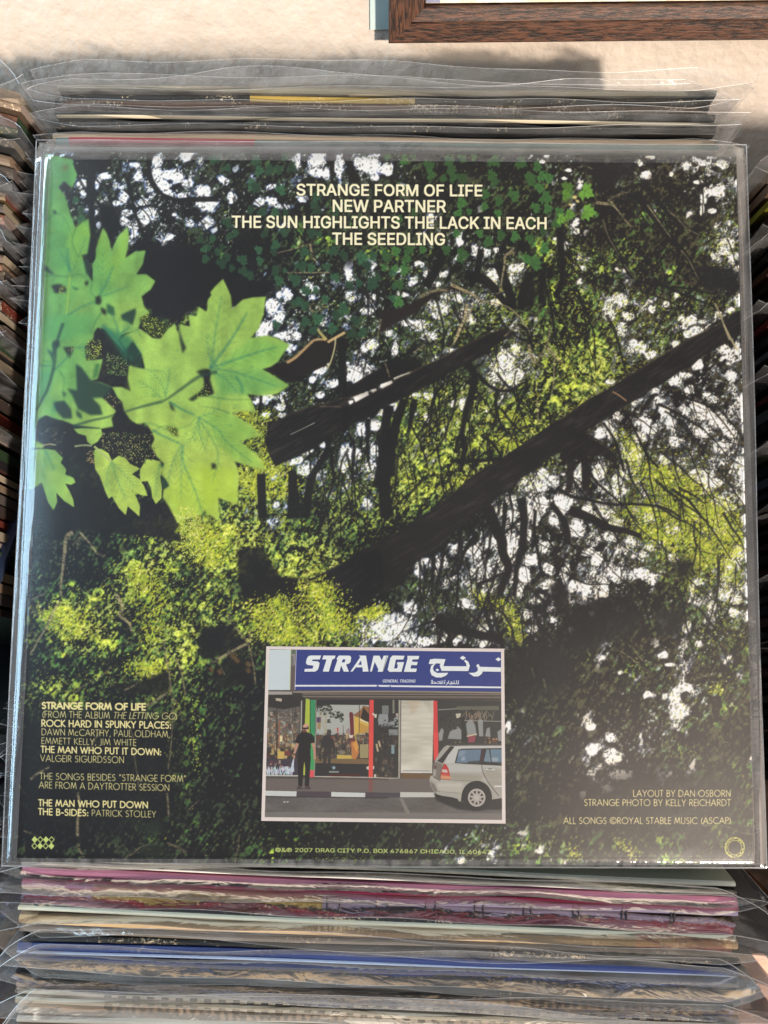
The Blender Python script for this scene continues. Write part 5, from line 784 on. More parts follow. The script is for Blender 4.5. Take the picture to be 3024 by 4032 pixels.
    f(P4(818, 412, 850, 415, 880, 470, 915, 622, 775, 605, 790, 500), (.62, .10, .10)); f(P4(800, 480, 865, 490, 868, 530, 795, 520), (.72, .58, .55)); f(P4(785, 560, 905, 575, 912, 618, 778, 604), (.72, .42, .26)); f(P4(790, 540, 890, 552, 895, 572, 788, 562), (.66, .2, .14)); l(P4(818, 412, 790, 500, 775, 605, 915, 622), 2.5, (.3, .2, .18))
    f(P4(1010, 225, 1060, 213, 1576, 205, 1578, 436, 1100, 412, 962, 400), (.06, .055, .06)); f(P4(1025, 235, 1065, 226, 1325, 222, 1300, 405, 980, 395), (.24, .32, .40)); f(P4(1378, 222, 1410, 222, 1438, 390, 1340, 380), (.28, .36, .42)); f(P4(1425, 220, 1576, 220, 1576, 415, 1448, 392), (.24, .34, .42)); f(P4(1310, 222, 1358, 222, 1320, 406, 1282, 404), (.12, .08, .09)); 
    for q in (P4(1060, 320, 1100, 318, 1095, 370, 1045, 365), P4(1445, 330, 1530, 330, 1525, 380, 1450, 380)): f(q, (.50, .56, .60), .7, 2)
    f(P4(1000, 240, 1120, 240, 1080, 300, 1010, 330), (.40, .47, .55), .6, 4); f(P4(1140, 380, 1300, 370, 1300, 404, 1130, 402), (.08, .09, .08), .9, 2); f(P4(1340, 385, 1576, 390, 1576, 418, 1340, 408), (.07, .08, .07), .9, 2)
    l(P4(920, 626, 1200, 634), 2.5, (.35, .33, .30)); l(P4(1316, 425, 1325, 500, 1370, 600, 1450, 720, 1540, 830), 3, (.20, .17, .15)); l(P4(740, 770, 1030, 795), 3, (.33, .30, .26), .9, 1); f(P4(735, 650, 1060, 650, 1080, 700, 1040, 790, 780, 775, 735, 720), (.60, .58, .52), .8, 4); f(P4(645, 640, 700, 680, 740, 770, 700, 785, 655, 700), (.26, .23, .21), .8, 2); l(P4(740, 690, 1060, 690), 8, (.70, .68, .63), .5, 3)
    l(P4(1365, 490, 1485, 495), 6, (.74, .72, .70)); f(P4(1400, 470, 1450, 470, 1445, 486, 1405, 486), (.3, .28, .26)); l(P4(1365, 500, 1485, 504), 2.5, (.3, .28, .26)); l(P4(1480, 705, 1578, 706), 6, (.76, .74, .70))
    w = P4(1250, 855)[0]; ci = lambda rx, ry, a0=0, a1=360, n=40: [(w[0]+rx/3.318*math.cos(math.radians(a0+(a1-a0)*i/n)), w[1]+ry/3.318*math.sin(math.radians(a0+(a1-a0)*i/n))) for i in range(n+1)]
    f(ci(200, 222, 180, 380)+P4(1450, 900, 1040, 900), (.05, .048, .048)); f(ci(178, 178), (.052, .05, .05)); f(P4(1015, 800, 1045, 790, 1040, 905, 1018, 900), (.55, .52, .45)); f(ci(114, 118), (.62, .58, .55)); f(ci(106, 110), (.56, .52, .49))
    for k in range(9):
        a = math.radians(40*k+12); 
        q = [(w[0]+rr/3.318*math.cos(a+d), w[1]+rr/3.318*math.sin(a+d)) for rr, d in ((55, -.10), (92, -.24), (92, .24), (55, .10))]; f(q, (.10, .09, .09), .95)
    f(ci(24, 26), (.66, .62, .58)); f(ci(10, 10), (.5, .46, .43)); f(P4(1450, 880, 1582, 890, 1582, 1010, 1430, 1010), (.06, .055, .055), .9, 3)
    cv.c = np.clip(cv.c, 0, 1)**.66
    # keep the white margin clean, then a little print grain
    keep = np.zeros((H, W, 1), np.float32); a, x0, y0, x1, y1 = mi; keep[y0:y1, x0:x1, 0] = a
    cv.c = full*(1-keep)+cv.c*keep
    cv.c *= 1+.09*(rng.random((H, W, 1), dtype=np.float32)-.5)
    return cv
# ---------------------------------------------------------------- helpers
def px(x, y, d):                                # the place seen at reference point (x, y), d metres down the view axis
    return np.array([(x-1512)/F*d, -(y-2016)/F*d, -d])
def to_world(P):
    P = np.asarray(P, float).reshape(-1, 3)
    return P @ MN[:3, :3].T+MN[:3, 3]
def mesh(name, V, Fc, mats, parent=None, mi=None, uv=None, smooth=False, world=True):
    W = to_world(V) if world else np.asarray(V, float)
    c = np.array(parent['c']) if parent is not None and 'c' in parent else None
    if parent is not None:
        origin = W.mean(0)
        p = parent; base = np.array(p.matrix_basis.translation); q = p.parent
        while q is not None: base = base+np.array(q.matrix_basis.translation); q = q.parent
    else:
        origin = W.mean(0); base = np.zeros(3)
    me = bpy.data.meshes.new(name); me.from_pydata((W-origin).tolist(), [], Fc); 
    for m in (mats if isinstance(mats, (list, tuple)) else [mats]): me.materials.append(m)
    if mi is not None: me.polygons.foreach_set('material_index', mi)
    if smooth: me.polygons.foreach_set('use_smooth', [True]*len(me.polygons))
    if uv is not None:
        l = me.uv_layers.new(name='UVMap'); vi = np.zeros(len(me.loops), int); me.loops.foreach_get('vertex_index', vi)
        l.data.foreach_set('uv', np.asarray(uv)[vi].ravel())
    me.update()
    o = bpy.data.objects.new(name, me); COL.objects.link(o); o.location = origin-base
    if parent is not None: o.parent = parent
    return o
def empty(name, at, label, cat, group=None):
    o = bpy.data.objects.new(name, None); COL.objects.link(o); o.empty_display_size = .02
    o.location = to_world([at])[0]; o['label'] = label; o['category'] = cat
    if group: o['group'] = group
    return o
def grid(nx, ny, f, off=0):
    """vertices f(i/nx, j/ny) and the quads between them"""
    V = [f(i/nx, j/ny) for j in range(ny+1) for i in range(nx+1)]
    Q = [(off+j*(nx+1)+i, off+j*(nx+1)+i+1, off+(j+1)*(nx+1)+i+1, off+(j+1)*(nx+1)+i) for j in range(ny) for i in range(nx)]
    return V, Q
def box(c, ex, ey, ez, off=0):
    c = np.array(c, float); ex, ey, ez = (np.array(v, float)/2 for v in (ex, ey, ez))
    V = [c+sx*ex+sy*ey+sz*ez for sz in (-1, 1) for sy in (-1, 1) for sx in (-1, 1)]
    return V, [tuple(off+k for k in q) for q in ((0, 2, 3, 1), (4, 5, 7, 6), (0, 1, 5, 4), (2, 6, 7, 3), (0, 4, 6, 2), (1, 3, 7, 5))]
def tube(P, r, off=0, k=5):
    P = np.asarray(P, float); n = len(P); T = np.gradient(P, axis=0); T /= np.linalg.norm(T, axis=1)[:, None]+1e-12
    a = np.cross(T, [.3, .2, .93]); a /= np.linalg.norm(a, axis=1)[:, None]+1e-12; b = np.cross(T, a)
    V = [P[i]+r*(math.cos(2*math.pi*j/k)*a[i]+math.sin(2*math.pi*j/k)*b[i]) for i in range(n) for j in range(k)]
    Q = [(off+i*k+j, off+i*k+(j+1) % k, off+(i+1)*k+(j+1) % k, off+(i+1)*k+j) for i in range(n-1) for j in range(k)]
    return V, Q

# ---------------------------------------------------------------- materials
def material(name):
    m = bpy.data.materials.new(name); m.use_nodes = True; nt = m.node_tree
    return m, nt, nt.nodes['Principled BSDF']
def nd(nt, t, **kw):
    n = nt.nodes.new(t)
    for k, v in kw.items():
        if k.startswith('i_'):
            key = k[2:]; n.inputs[int(key) if key.isdigit() else key].default_value = v
        else: setattr(n, k, v)
    return n
def lin(c):
    return tuple((x/12.92 if x <= .04045 else ((x+.055)/1.055)**2.4) for x in c)
def rgba(c): return (*lin(c), 1)
def coord(nt, scale=(1, 1, 1)):
    tc = nd(nt, 'ShaderNodeTexCoord'); mp = nd(nt, 'ShaderNodeMapping'); mp.inputs['Scale'].default_value = scale
    oi = nd(nt, 'ShaderNodeObjectInfo'); vm = nd(nt, 'ShaderNodeVectorMath', operation='MULTIPLY_ADD'); vm.inputs[1].default_value = (7, 5, 9)
    nt.links.new(oi.outputs['Random'], vm.inputs[0]); nt.links.new(tc.outputs['Object'], vm.inputs[2]); nt.links.new(vm.outputs[0], mp.inputs[0]); return mp.outputs[0]
_cards = {}
def card(col, wear=.3, spot=None, rough=.55, key=None):
    """printed card: colour, rubbed paper showing in flecks, faint mottling"""
    k = (tuple(round(c, 3) for c in col), round(wear, 2), spot)
    if k in _cards: return _cards[k]
    m, nt, p = material('printed_card'); L = nt.links.new; v = coord(nt, (1, 1, 1))
    n1 = nd(nt, 'ShaderNodeTexNoise', i_Scale=700.0, i_Detail=6.0, i_Roughness=.75); L(v, n1.inputs['Vector'])
    n2 = nd(nt, 'ShaderNodeTexNoise', i_Scale=38.0, i_Detail=3.0); L(v, n2.inputs['Vector'])
    add = nd(nt, 'ShaderNodeMath', operation='MULTIPLY_ADD', i_1=.55); L(n2.outputs[0], add.inputs[0]); L(n1.outputs[0], add.inputs[2])
    rp = nd(nt, 'ShaderNodeValToRGB'); t0 = 1.0-.32*wear; rp.color_ramp.elements[0].position = min(.98, t0-.06); rp.color_ramp.elements[1].position = min(.995, t0)
    t1 = 1.02-.12*wear; rp.color_ramp.elements[0].position = t1-.045; rp.color_ramp.elements[1].position = min(.999, t1-.005); L(add.outputs[0], rp.inputs[0])
    n3 = nd(nt, 'ShaderNodeTexNoise', i_Scale=14.0, i_Detail=2.0); L(v, n3.inputs['Vector'])
    hs = nd(nt, 'ShaderNodeMix', data_type='RGBA'); hs.inputs['A'].default_value = rgba([c*.82 for c in col]); hs.inputs['B'].default_value = rgba([min(1, c*1.12+.02) for c in col]); L(n3.outputs[0], hs.inputs['Factor'])
    mx = nd(nt, 'ShaderNodeMix', data_type='RGBA'); mx.inputs['B'].default_value = rgba((.80, .72, .60)); L(hs.outputs['Result'], mx.inputs['A'])
    wm = nd(nt, 'ShaderNodeMath', operation='MULTIPLY', i_1=min(1.0, .3+wear)); L(rp.outputs[0], wm.inputs[0]); L(wm.outputs[0], mx.inputs['Factor'])
    L(mx.outputs['Result'], p.inputs['Base Color']); p.inputs['Roughness'].default_value = rough
    b = nd(nt, 'ShaderNodeBump', i_Strength=.25, i_Distance=.0006); L(n1.outputs[0], b.inputs['Height']); L(b.outputs[0], p.inputs['Normal'])
    _cards[k] = m; return m
def film(name, haze=.10, tint=(.86, .87, .90), gloss=.16, rough=.12, bump=.5, bscale=(60, 60, 60), streak=.0, clear=.97):
    """clear polythene: mostly transparent, slightly milky, glossy by Fresnel"""
    m = bpy.data.materials.new(name); m.use_nodes = True; nt = m.node_tree; nt.nodes.clear(); L = nt.links.new
    out = nd(nt, 'ShaderNodeOutputMaterial'); tr = nd(nt, 'ShaderNodeBsdfTransparent'); tr.inputs[0].default_value = (clear, clear, clear, 1)
    df = nd(nt, 'ShaderNodeBsdfDiffuse'); df.inputs[0].default_value = (*tint, 1); tl = nd(nt, 'ShaderNodeBsdfTranslucent'); tl.inputs[0].default_value = (*tint, 1)
    dm = nd(nt, 'ShaderNodeMixShader', i_0=.35); L(df.outputs[0], dm.inputs[1]); L(tl.outputs[0], dm.inputs[2])
    gl = nd(nt, 'ShaderNodeBsdfGlossy', i_Roughness=rough); fr = nd(nt, 'ShaderNodeFresnel', i_IOR=1.49)
    v = coord(nt, bscale); n = nd(nt, 'ShaderNodeTexNoise', i_Scale=1.0, i_Detail=3.0, i_Distortion=.6); L(v, n.inputs['Vector'])
    b = nd(nt, 'ShaderNodeBump', i_Strength=bump, i_Distance=.002); L(n.outputs[0], b.inputs['Height'])
    for s in (gl, fr): L(b.outputs[0], s.inputs['Normal'])
    hz = nd(nt, 'ShaderNodeMapRange'); hz.inputs['From Min'].default_value = .35; hz.inputs['From Max'].default_value = .7; hz.inputs['To Min'].default_value = haze*.5; hz.inputs['To Max'].default_value = haze*1.7+streak; L(n.outputs[0], hz.inputs['Value'])
    m1 = nd(nt, 'ShaderNodeMixShader'); L(hz.outputs[0], m1.inputs[0]); L(tr.outputs[0], m1.inputs[1]); L(dm.outputs[0], m1.inputs[2])
    g = nd(nt, 'ShaderNodeMath', operation='MULTIPLY_ADD', i_1=gloss*2.2, i_2=gloss*.12, use_clamp=True); L(fr.outputs[0], g.inputs[0])
    m2 = nd(nt, 'ShaderNodeMixShader'); L(g.outputs[0], m2.inputs[0]); L(m1.outputs[0], m2.inputs[1]); L(gl.outputs[0], m2.inputs[2])
    L(m2.outputs[0], out.inputs[0]); return m
FILM = film('clear_film', .070, gloss=.30, rough=.13, bump=.55, bscale=(55, 55, 120))
FILM_MILKY = film('milky_film', .15, (.80, .79, .78), gloss=.30, rough=.16, bump=.45, bscale=(40, 40, 90))
RIM = film('film_rim', .15, (.93, .95, 1.0), gloss=.16, rough=.4, bump=.1)
FILM_FLAT = film('flat_film', .004, gloss=.24, rough=.26, bump=.22, bscale=(18, 18, 18))
FILM_EDGE = film('welded_film', .07, (.74, .73, .74), gloss=.50, rough=.10, bump=.16, bscale=(260, 14, 14), streak=.05)

# ---------------------------------------------------------------- wall, picture frame, paper strip
FWD = M3.inverted() @ Vector((0, 1, 0)); UPV = M3.inverted() @ Vector((0, 0, 1)); FWD = np.array(FWD); UPV = np.array(UPV); RIGHT = np.array([1., 0, 0])
WALL_D = .455
def onwall(x, y, proud=0.0):                    # where the ray through a reference point meets the wall (or a plane in front of it)
    v = px(x, y, 1.0); return v*((WALL_D-proud)/float(v @ FWD))
def wall_box(P4_, thick, name, mats, parent=None):
    """a slab whose front outline is P4_ (points in the wall's own plane), reaching back by thick"""
    V = list(P4_)+[p+FWD*thick for p in P4_]; n = len(P4_)
    Fc = [tuple(range(n))]+[tuple(n+k for k in range(n))[::-1]]+[(i, i+n, (i+1) % n+n, (i+1) % n) for i in range(n)]
    return mesh(name, V, Fc, mats, parent)
m, nt, p = material('painted_plaster'); L = nt.links.new; v = coord(nt)
n1 = nd(nt, 'ShaderNodeTexNoise', i_Scale=170.0, i_Detail=3.0, i_Roughness=.5); L(v, n1.inputs['Vector'])
n2 = nd(nt, 'ShaderNodeTexNoise', i_Scale=34.0, i_Detail=2.0); L(v, n2.inputs['Vector'])
mm = nd(nt, 'ShaderNodeMath', operation='MULTIPLY_ADD', i_1=.8); L(n2.outputs[0], mm.inputs[0]); L(n1.outputs[0], mm.inputs[2])
b = nd(nt, 'ShaderNodeBump', i_Strength=.85, i_Distance=.0015); L(mm.outputs[0], b.inputs['Height']); L(b.outputs[0], p.inputs['Normal'])
cr = nd(nt, 'ShaderNodeMix', data_type='RGBA'); cr.inputs['A'].default_value = (.43, .355, .29, 1); cr.inputs['B'].default_value = (.55, .48, .415, 1); L(n2.outputs[0], cr.inputs['Factor']); L(cr.outputs['Result'], p.inputs['Base Color'])
p.inputs['Roughness'].default_value = .62; PLASTER = m
c = FWD*(WALL_D+.05)+UPV*(-.2)
V, Q = box(c, RIGHT*3.2, UPV*3.0, FWD*.1)
w_ = mesh('wall', V, Q, PLASTER); w_['kind'] = 'structure'

def wood(name, dark, light, scale, rough=.45, bump=.5):
    m, nt, p = material(name); L = nt.links.new; v = coord(nt, scale)
    n = nd(nt, 'ShaderNodeTexNoise', i_Scale=1.0, i_Detail=6.0, i_Roughness=.7, i_Distortion=.35); L(v, n.inputs['Vector'])
    r = nd(nt, 'ShaderNodeValToRGB'); e = r.color_ramp.elements; e[0].position = .43; e[0].color = (*dark, 1); e[1].position = .57; e[1].color = (*light, 1); L(n.outputs[0], r.inputs[0])
    L(r.outputs[0], p.inputs['Base Color']); p.inputs['Roughness'].default_value = rough
    b = nd(nt, 'ShaderNodeBump', i_Strength=bump, i_Distance=.0008); L(n.outputs[0], b.inputs['Height']); L(b.outputs[0], p.inputs['Normal']); return m
WOOD_H = wood('frame_wood_across', (.009, .005, .004), (.105, .040, .020), (120, 1100, 1100)); WOOD_V = wood('frame_wood_upright', (.009, .005, .004), (.105, .040, .020), (1100, 1100, 120))
fr = empty('picture_frame', onwall(2300, 170, .012), 'dark grained wooden picture frame hanging on the cream wall at the top right', 'picture frame')
pr = .016
A = onwall(1530, 174, pr); B = onwall(3300, 158, pr); exf = (B-A)/np.linalg.norm(B-A); upf = UPV
wA = onwall(1667, 174, pr)-A; wv = float(wA @ exf); wh = float((onwall(1900, 40, pr)-onwall(1900, 170, pr)) @ UPV); FW, FH = .42, .34
def fp(u, v, z=0): return A+exf*u+upf*v-FWD*z
def rail(name, outline, mats, n):               # moulding: outer face proud, inner lip stepping back
    (o0, o1), (i0, i1) = outline
    o0, o1, i0, i1 = (np.array(q) for q in (o0, o1, i0, i1)); mid0 = o0+(i0-o0)*.62; mid1 = o1+(i1-o1)*.62
    rows = [(o0, o1, -.016), (o0, o1, -.001), (o0+(i0-o0)*.05, o1+(i1-o1)*.05, 0), (mid0, mid1, .0005), (mid0+(i0-o0)*.03, mid1+(i1-o1)*.03, -.0012), (i0+(o0-i0)*.03, i1+(o1-i1)*.03, -.0040), (i0, i1, -.0055), (i0, i1, -.012)]
    V = [fp(*q, z) for a, b_, z in rows for q in (a, b_)]; Q = [(2*i, 2*i+1, 2*i+3, 2*i+2) for i in range(len(rows)-1)]+[(0, 14, 15, 1)]
    return mesh(name, V, Q, mats, fr)
rail('frame_rail', (((0, 0), (FW, 0)), ((wv, wh), (FW-wv, wh))), WOOD_H, 0)
rail('frame_rail', (((0, FH), (0, 0)), ((wv, FH-wh), (wv, wh))), WOOD_V, 0)
rail('frame_rail', (((FW, FH), (0, FH)), ((FW-wv, FH-wh), (wv, FH-wh))), WOOD_H, 0)
rail('frame_rail', (((FW, 0), (FW, FH)), ((FW-wv, wh), (FW-wv, FH-wh))), WOOD_V, 0)
m, nt, p = material('old_paper_print'); L = nt.links.new; v = coord(nt)
n = nd(nt, 'ShaderNodeTexNoise', i_Scale=60.0, i_Detail=8.0, i_Roughness=.7); L(v, n.inputs['Vector']); r = nd(nt, 'ShaderNodeValToRGB'); e = r.color_ramp.elements
e[0].position = .35; e[0].color = (.50, .42, .26, 1); e[1].position = .62; e[1].color = (.80, .76, .64, 1); L(n.outputs[0], r.inputs[0]); L(r.outputs[0], p.inputs['Base Color']); p.inputs['Roughness'].default_value = .4; PAPER = m
m, nt, p = material('blue_grey_print'); L = nt.links.new; v = coord(nt); n = nd(nt, 'ShaderNodeTexNoise', i_Scale=40.0, i_Detail=5.0); L(v, n.inputs['Vector']); r = nd(nt, 'ShaderNodeValToRGB'); e = r.color_ramp.elements
e[0].position = .4; e[0].color = (.10, .11, .22, 1); e[1].position = .65; e[1].color = (.30, .30, .42, 1); L(n.outputs[0], r.inputs[0]); L(r.outputs[0], p.inputs['Base Color']); BLUEP = m
q0 = (wv+.0008, wh+.0008); q1 = (FW-wv-.0008, FH-wh-.0008)
pic = mesh('picture', [fp(q0[0], q0[1], -.0075), fp(q1[0], q0[1], -.0075), fp(q1[0], q1[1], -.0075), fp(q0[0], q1[1], -.0075)]+[fp(q0[0], q0[1], -.0105), fp(q1[0], q0[1], -.0105), fp(q1[0], q1[1], -.0105), fp(q0[0], q1[1], -.0105)], [(0, 1, 2, 3), (7, 6, 5, 4), (0, 4, 5, 1), (1, 5, 6, 2), (2, 6, 7, 3), (3, 7, 4, 0)], PAPER, fr)
V = [fp(q0[0]+.0002, q0[1]+.0002, -.0073), fp(q0[0]+.0075, q0[1]+.0002, -.0073), fp(q0[0]+.006, q0[1]+.02, -.0073), fp(q0[0]+.0025, q0[1]+.08, -.0073), fp(q0[0]+.0002, q0[1]+.08, -.0073)]
mesh('printed_margin', V, [(0, 1, 2, 3, 4)], BLUEP, pic)
m, nt, p = material('teal_tape'); L = nt.links.new; v = coord(nt, (20, 20, 20)); n = nd(nt, 'ShaderNodeTexNoise', i_Scale=4.0, i_Detail=5.0); L(v, n.inputs['Vector']); r = nd(nt, 'ShaderNodeValToRGB'); e = r.color_ramp.elements
e[0].color = (.34, .43, .42, 1); e[1].color = (.50, .57, .54, 1); L(n.outputs[0], r.inputs[0]); L(r.outputs[0], p.inputs['Base Color']); p.inputs['Roughness'].default_value = .7
t = wall_box([onwall(1458, 118, .0012), onwall(1600, 113, .0012), onwall(1600, -700, .0012), onwall(1453, -700, .0012)], .0011, 'paper_strip', m)
t['label'] = 'grey-green paper strip stuck on the wall behind the left side of the picture frame'; t['category'] = 'paper strip'

# ---------------------------------------------------------------- the record stacks
# the tops of the records lie on one gently sloping surface: position along it for a reference row y
SA = np.array([.192, -.351]); SB = np.array([-.187, -.322])
def surf(y):                                    # (Y, Z) where the ray of row y meets that surface
    k = -(y-2016)/F; d = SB-SA                  # Y = k * (-Z)
    t = -(SA[0]+k*SA[1])/(d[0]+k*d[1]); return SA+d*t
SDIR = np.array([0, SB[0]-SA[0], SB[1]-SA[1]]); SDIR /= np.linalg.norm(SDIR)      # towards the viewer, along the stack
ORD = 'first second third fourth fifth sixth seventh eighth ninth tenth eleventh twelfth thirteenth fourteenth fifteenth sixteenth seventeenth eighteenth nineteenth twentieth'.split()
ORD += ['twenty-'+s for s in ORD[:9]]+['thirtieth']+['thirty-'+s for s in ORD[:9]]+['fortieth']+['forty-'+s for s in ORD[:9]]+['fiftieth']+['fifty-'+s for s in ORD[:9]]+['sixtieth']+['sixty-'+s for s in ORD[:9]]
RW = .315
def record(y, x0, label, group, face, edge=None, wear=.3, t=.003, tilt=0.0, rd=.1, drop=0.0, up=.010, lean=(.6, -.5), wave=.004, milky=False, seed=0, wfilm=(.010, .012), sleeve=True, depth=RW, full=True, bow=.0006, nx=46, corner=.0, band=None, ends=None):
    """one record in its card cover and clear outer sleeve. y = reference row of its top edge at x = 0,
    x0 = left end of the cover, rd = how its sides run down (0, rd, -1)"""
    rg = random.Random(seed*77+13); Y, Z = surf(y)
    r = np.array([0, rd, -1.0]); r /= np.linalg.norm(r); ex = np.array([math.cos(tilt), -math.sin(tilt), 0.0]); s = np.cross(ex, -r); s /= np.linalg.norm(s)
    if s @ SDIR < 0: s = -s
    T0 = np.array([0, Y, Z])+r*drop
    root = empty('record', T0+ex*(x0+RW/2)+r*depth, label, 'record', group)
    ph = [rg.random()*6.28 for _ in range(8)]
    wav = lambda x: bow*math.sin(x*14+ph[0])+bow*.5*math.sin(x*31+ph[1])
    # the cover: a shallow box with rubbed, slightly rounded top corners
    N = 40; prof = [(-t/2, .0012), (-t/2*.55, .0003), (0, 0), (t/2*.55, .0003), (t/2, .0012)]
    V = []; rows = 0
    for (ds, dr) in [(-t/2, depth), (-t/2, .03)]+prof+[(t/2, .03), (t/2, depth)]:
        for i in range(N+1):
            u = i/N; x = x0+RW*u; rnd = corner*(max(0, 1-u*60)**2+max(0, 1-(1-u)*60)**2)
            jit = (rg.random()-.5)*.0003*wear if dr < .002 else 0
            V.append(T0+ex*x+s*(ds+wav(x)*max(0, 1-dr/.1))+r*(dr+jit+rnd*(1 if dr < .01 else 0)))
        rows += 1
    Q = [(j*(N+1)+i, j*(N+1)+i+1, (j+1)*(N+1)+i+1, (j+1)*(N+1)+i) for j in range(rows-1) for i in range(N)]
    mi = [1 if 2 <= j <= 5 else 0 for j in range(rows-1) for i in range(N)]
    k = N+1
    for e_ in (0, N):
        Q.append(tuple(j*k+e_ for j in range(rows))); mi.append(2 if ends else 1)
    cv_ = mesh('cover', V, Q, [card(face, wear*.35), card(edge or [min(1, c*.9+.12) for c in face], wear)]+([card(ends, .3)] if ends else []), root, mi)
    if band:                                    # a second printed colour over part of the spine
        (ba, bb, bc) = band; V = []; 
        for (ds, dr) in [(-t/2-.0002, .03)]+[(a*1.06, b_-.0002) for a, b_ in prof]+[(t/2+.0002, .03)]:
            for i in range(9):
                x = x0+RW*(ba+(bb-ba)*i/8); V.append(T0+ex*x+s*(ds+wav(x)*max(0, 1-dr/.1))+r*dr)
        Q = [(j*9+i, j*9+i+1, (j+1)*9+i+1, (j+1)*9+i) for j in range(6) for i in range(8)]
        mesh('spine_print', V, Q, card(bc, wear), cv_)
    if not sleeve: return root
    # the outer sleeve: two sheets, welded down both sides, open at the top
    wl, wr = wfilm; xa = x0-wl; xb = x0+RW+wr; V = []; Q = []; sg0 = 1; mats = [FILM_MILKY if milky else FILM]
    hj = [rg.uniform(.75, 1.15) for _ in range(2)]; rims = []
    for sh, ln in ((0, lean[0] if abs(lean[0]) >= abs(lean[1]) else lean[1]), (1, -.12)):
        sg = (1 if ln > 0 else -1) if sh == 0 else sg0*-1; sg0 = sg; wv_ = wave if sh == 0 else wave*.3; pp = [rg.random()*6.28 for _ in range(5)]; f1 = rg.uniform(9, 17); f2 = rg.uniform(24, 44); f3 = rg.uniform(60, 90)
        def P(u, q, sh_=sh, wv_=wv_, sg=sg, ln=ln, pp=pp, f1=f1, f2=f2, f3=f3, h=hj[sh]):
            x = xa+(xb-xa)*u; side = min(1, (x-xa)/(wl+.012), (xb-x)/(wr+.012)); side = max(0, side)
            dr = .075*(1-q)**1.6-up*h*q**1.2*(.75+.25*math.sin(f1*.6*x+pp[3])) if full else .03*(1-q)-up*q
            g = max(0.0, (q-.45)/.55)
            env = side**.7
            w1 = math.sin(f1*x*2+pp[0])*.6+math.sin(f2*x+pp[1])*.35+(abs(math.sin(f2*.5*x+pp[4]))-.5)*.5
            off = sg*(t/2+.0004)*env*(1-.0*g)+g**1.5*((ln if sh_ == 0 else -.12*sg*-1)*up*env+wv_*w1*env)+.0006*math.sin(f3*x+pp[2]+3*q)*g*env
            off += (1-env)*g*up*.35*(1 if x > 0 else -1)*math.sin(pp[2])
            return T0+ex*x+s*(off+wav(x)*(1-g)*.9)+r*dr
        v, q_ = grid(nx, 9, P, len(V)); V += v; Q += q_; rims.append([P(i/(nx*2), 1) for i in range(nx*2+1)])
        rims += [[P(e, j/9) for j in range(10)] for e in (0, 1) if sh == 0]
        if sh == 1 and up < .0065: del rims[0]
    sl = mesh('plastic_sleeve', V, Q, mats, root, smooth=True)
    V = []; Q = []
    for rm in rims:
        v, q_ = tube(rm, .00012, len(V), 4); V += v; Q += q_
    mesh('sleeve_edge', V, Q, RIM, sl)
    return root

G_MAIN = 'records standing in the middle bin'
# behind the cover, from the wall forwards
BACK = [ # y, x0, label, face, edge, wear, t, kw
 (352, -.1560, 'record nearest the wall in the middle bin, pale edge under a tall hazy sleeve', (.45, .42, .36), (.60, .56, .48), .3, .003, dict(up=.009, lean=(.3, -.6), milky=False, wave=.0035)),
 (392, -.1585, 'black record with a gold streak on its rubbed top edge, near the wall', (.09, .08, .07), (.10, .09, .08), .75, .0042, dict(up=.008, lean=(.3, -.6), band=(.30, .55, (.62, .50, .22)), corner=.003, wave=.003)),
 (418, -.1590, 'thick black record with a badly worn brown edge and chipped corner, near the wall', (.08, .07, .065), (.30, .20, .13), .95, .0050, dict(up=.008, lean=(.3, -1.0), corner=.004)),
 (450, -.1570, 'charcoal record with a thin cream line along its top, second group from the wall', (.12, .11, .11), (.10, .10, .10), .4, .0030, dict(up=.005, lean=(.3, -.6), sleeve=False)),
 (468, -.1560, 'black record with a crisp cream top edge just behind the forest picture cover', (.06, .06, .06), (.72, .66, .56), .1, .0016, dict(up=.006, lean=(.5, -.5))),
 (498, -.1570, 'dark grey record with speckled edge just behind the forest picture cover', (.15, .14, .14), (.20, .19, .18), .7, .0032, dict(up=.006, lean=(.5, -.7))),
 (546, -.1575, 'sand coloured record seen through the top margin of the clear front sleeve', (.60, .50, .42), (.66, .56, .46), .3, .0036, dict(up=.004, lean=(.5, -.5), sleeve=False)),
 (566, -.1560, 'record with a half red, half grey-green top edge under the front sleeve margin', (.36, .40, .38), (.36, .42, .40), .2, .0042, dict(up=.003, lean=(.4, -.4), band=(.02, .30, (.62, .25, .27)))),
 (588, -.1565, 'grey-green record tucked against the top edge of the forest picture cover', (.34, .36, .33), (.48, .44, .40), .2, .0030, dict(up=.003, lean=(.3, -.4), sleeve=False)),
]
for i, (y, x0, lab, fc, ed, we, t_, kw) in enumerate(BACK):
    record(y, x0, lab, G_MAIN, fc, ed, we, t_, tilt=math.radians(.5), rd=-.11, seed=i+1, wfilm=(.010+.002*math.sin(i*2.3), .011+.003*math.cos(i*1.7)), **kw)
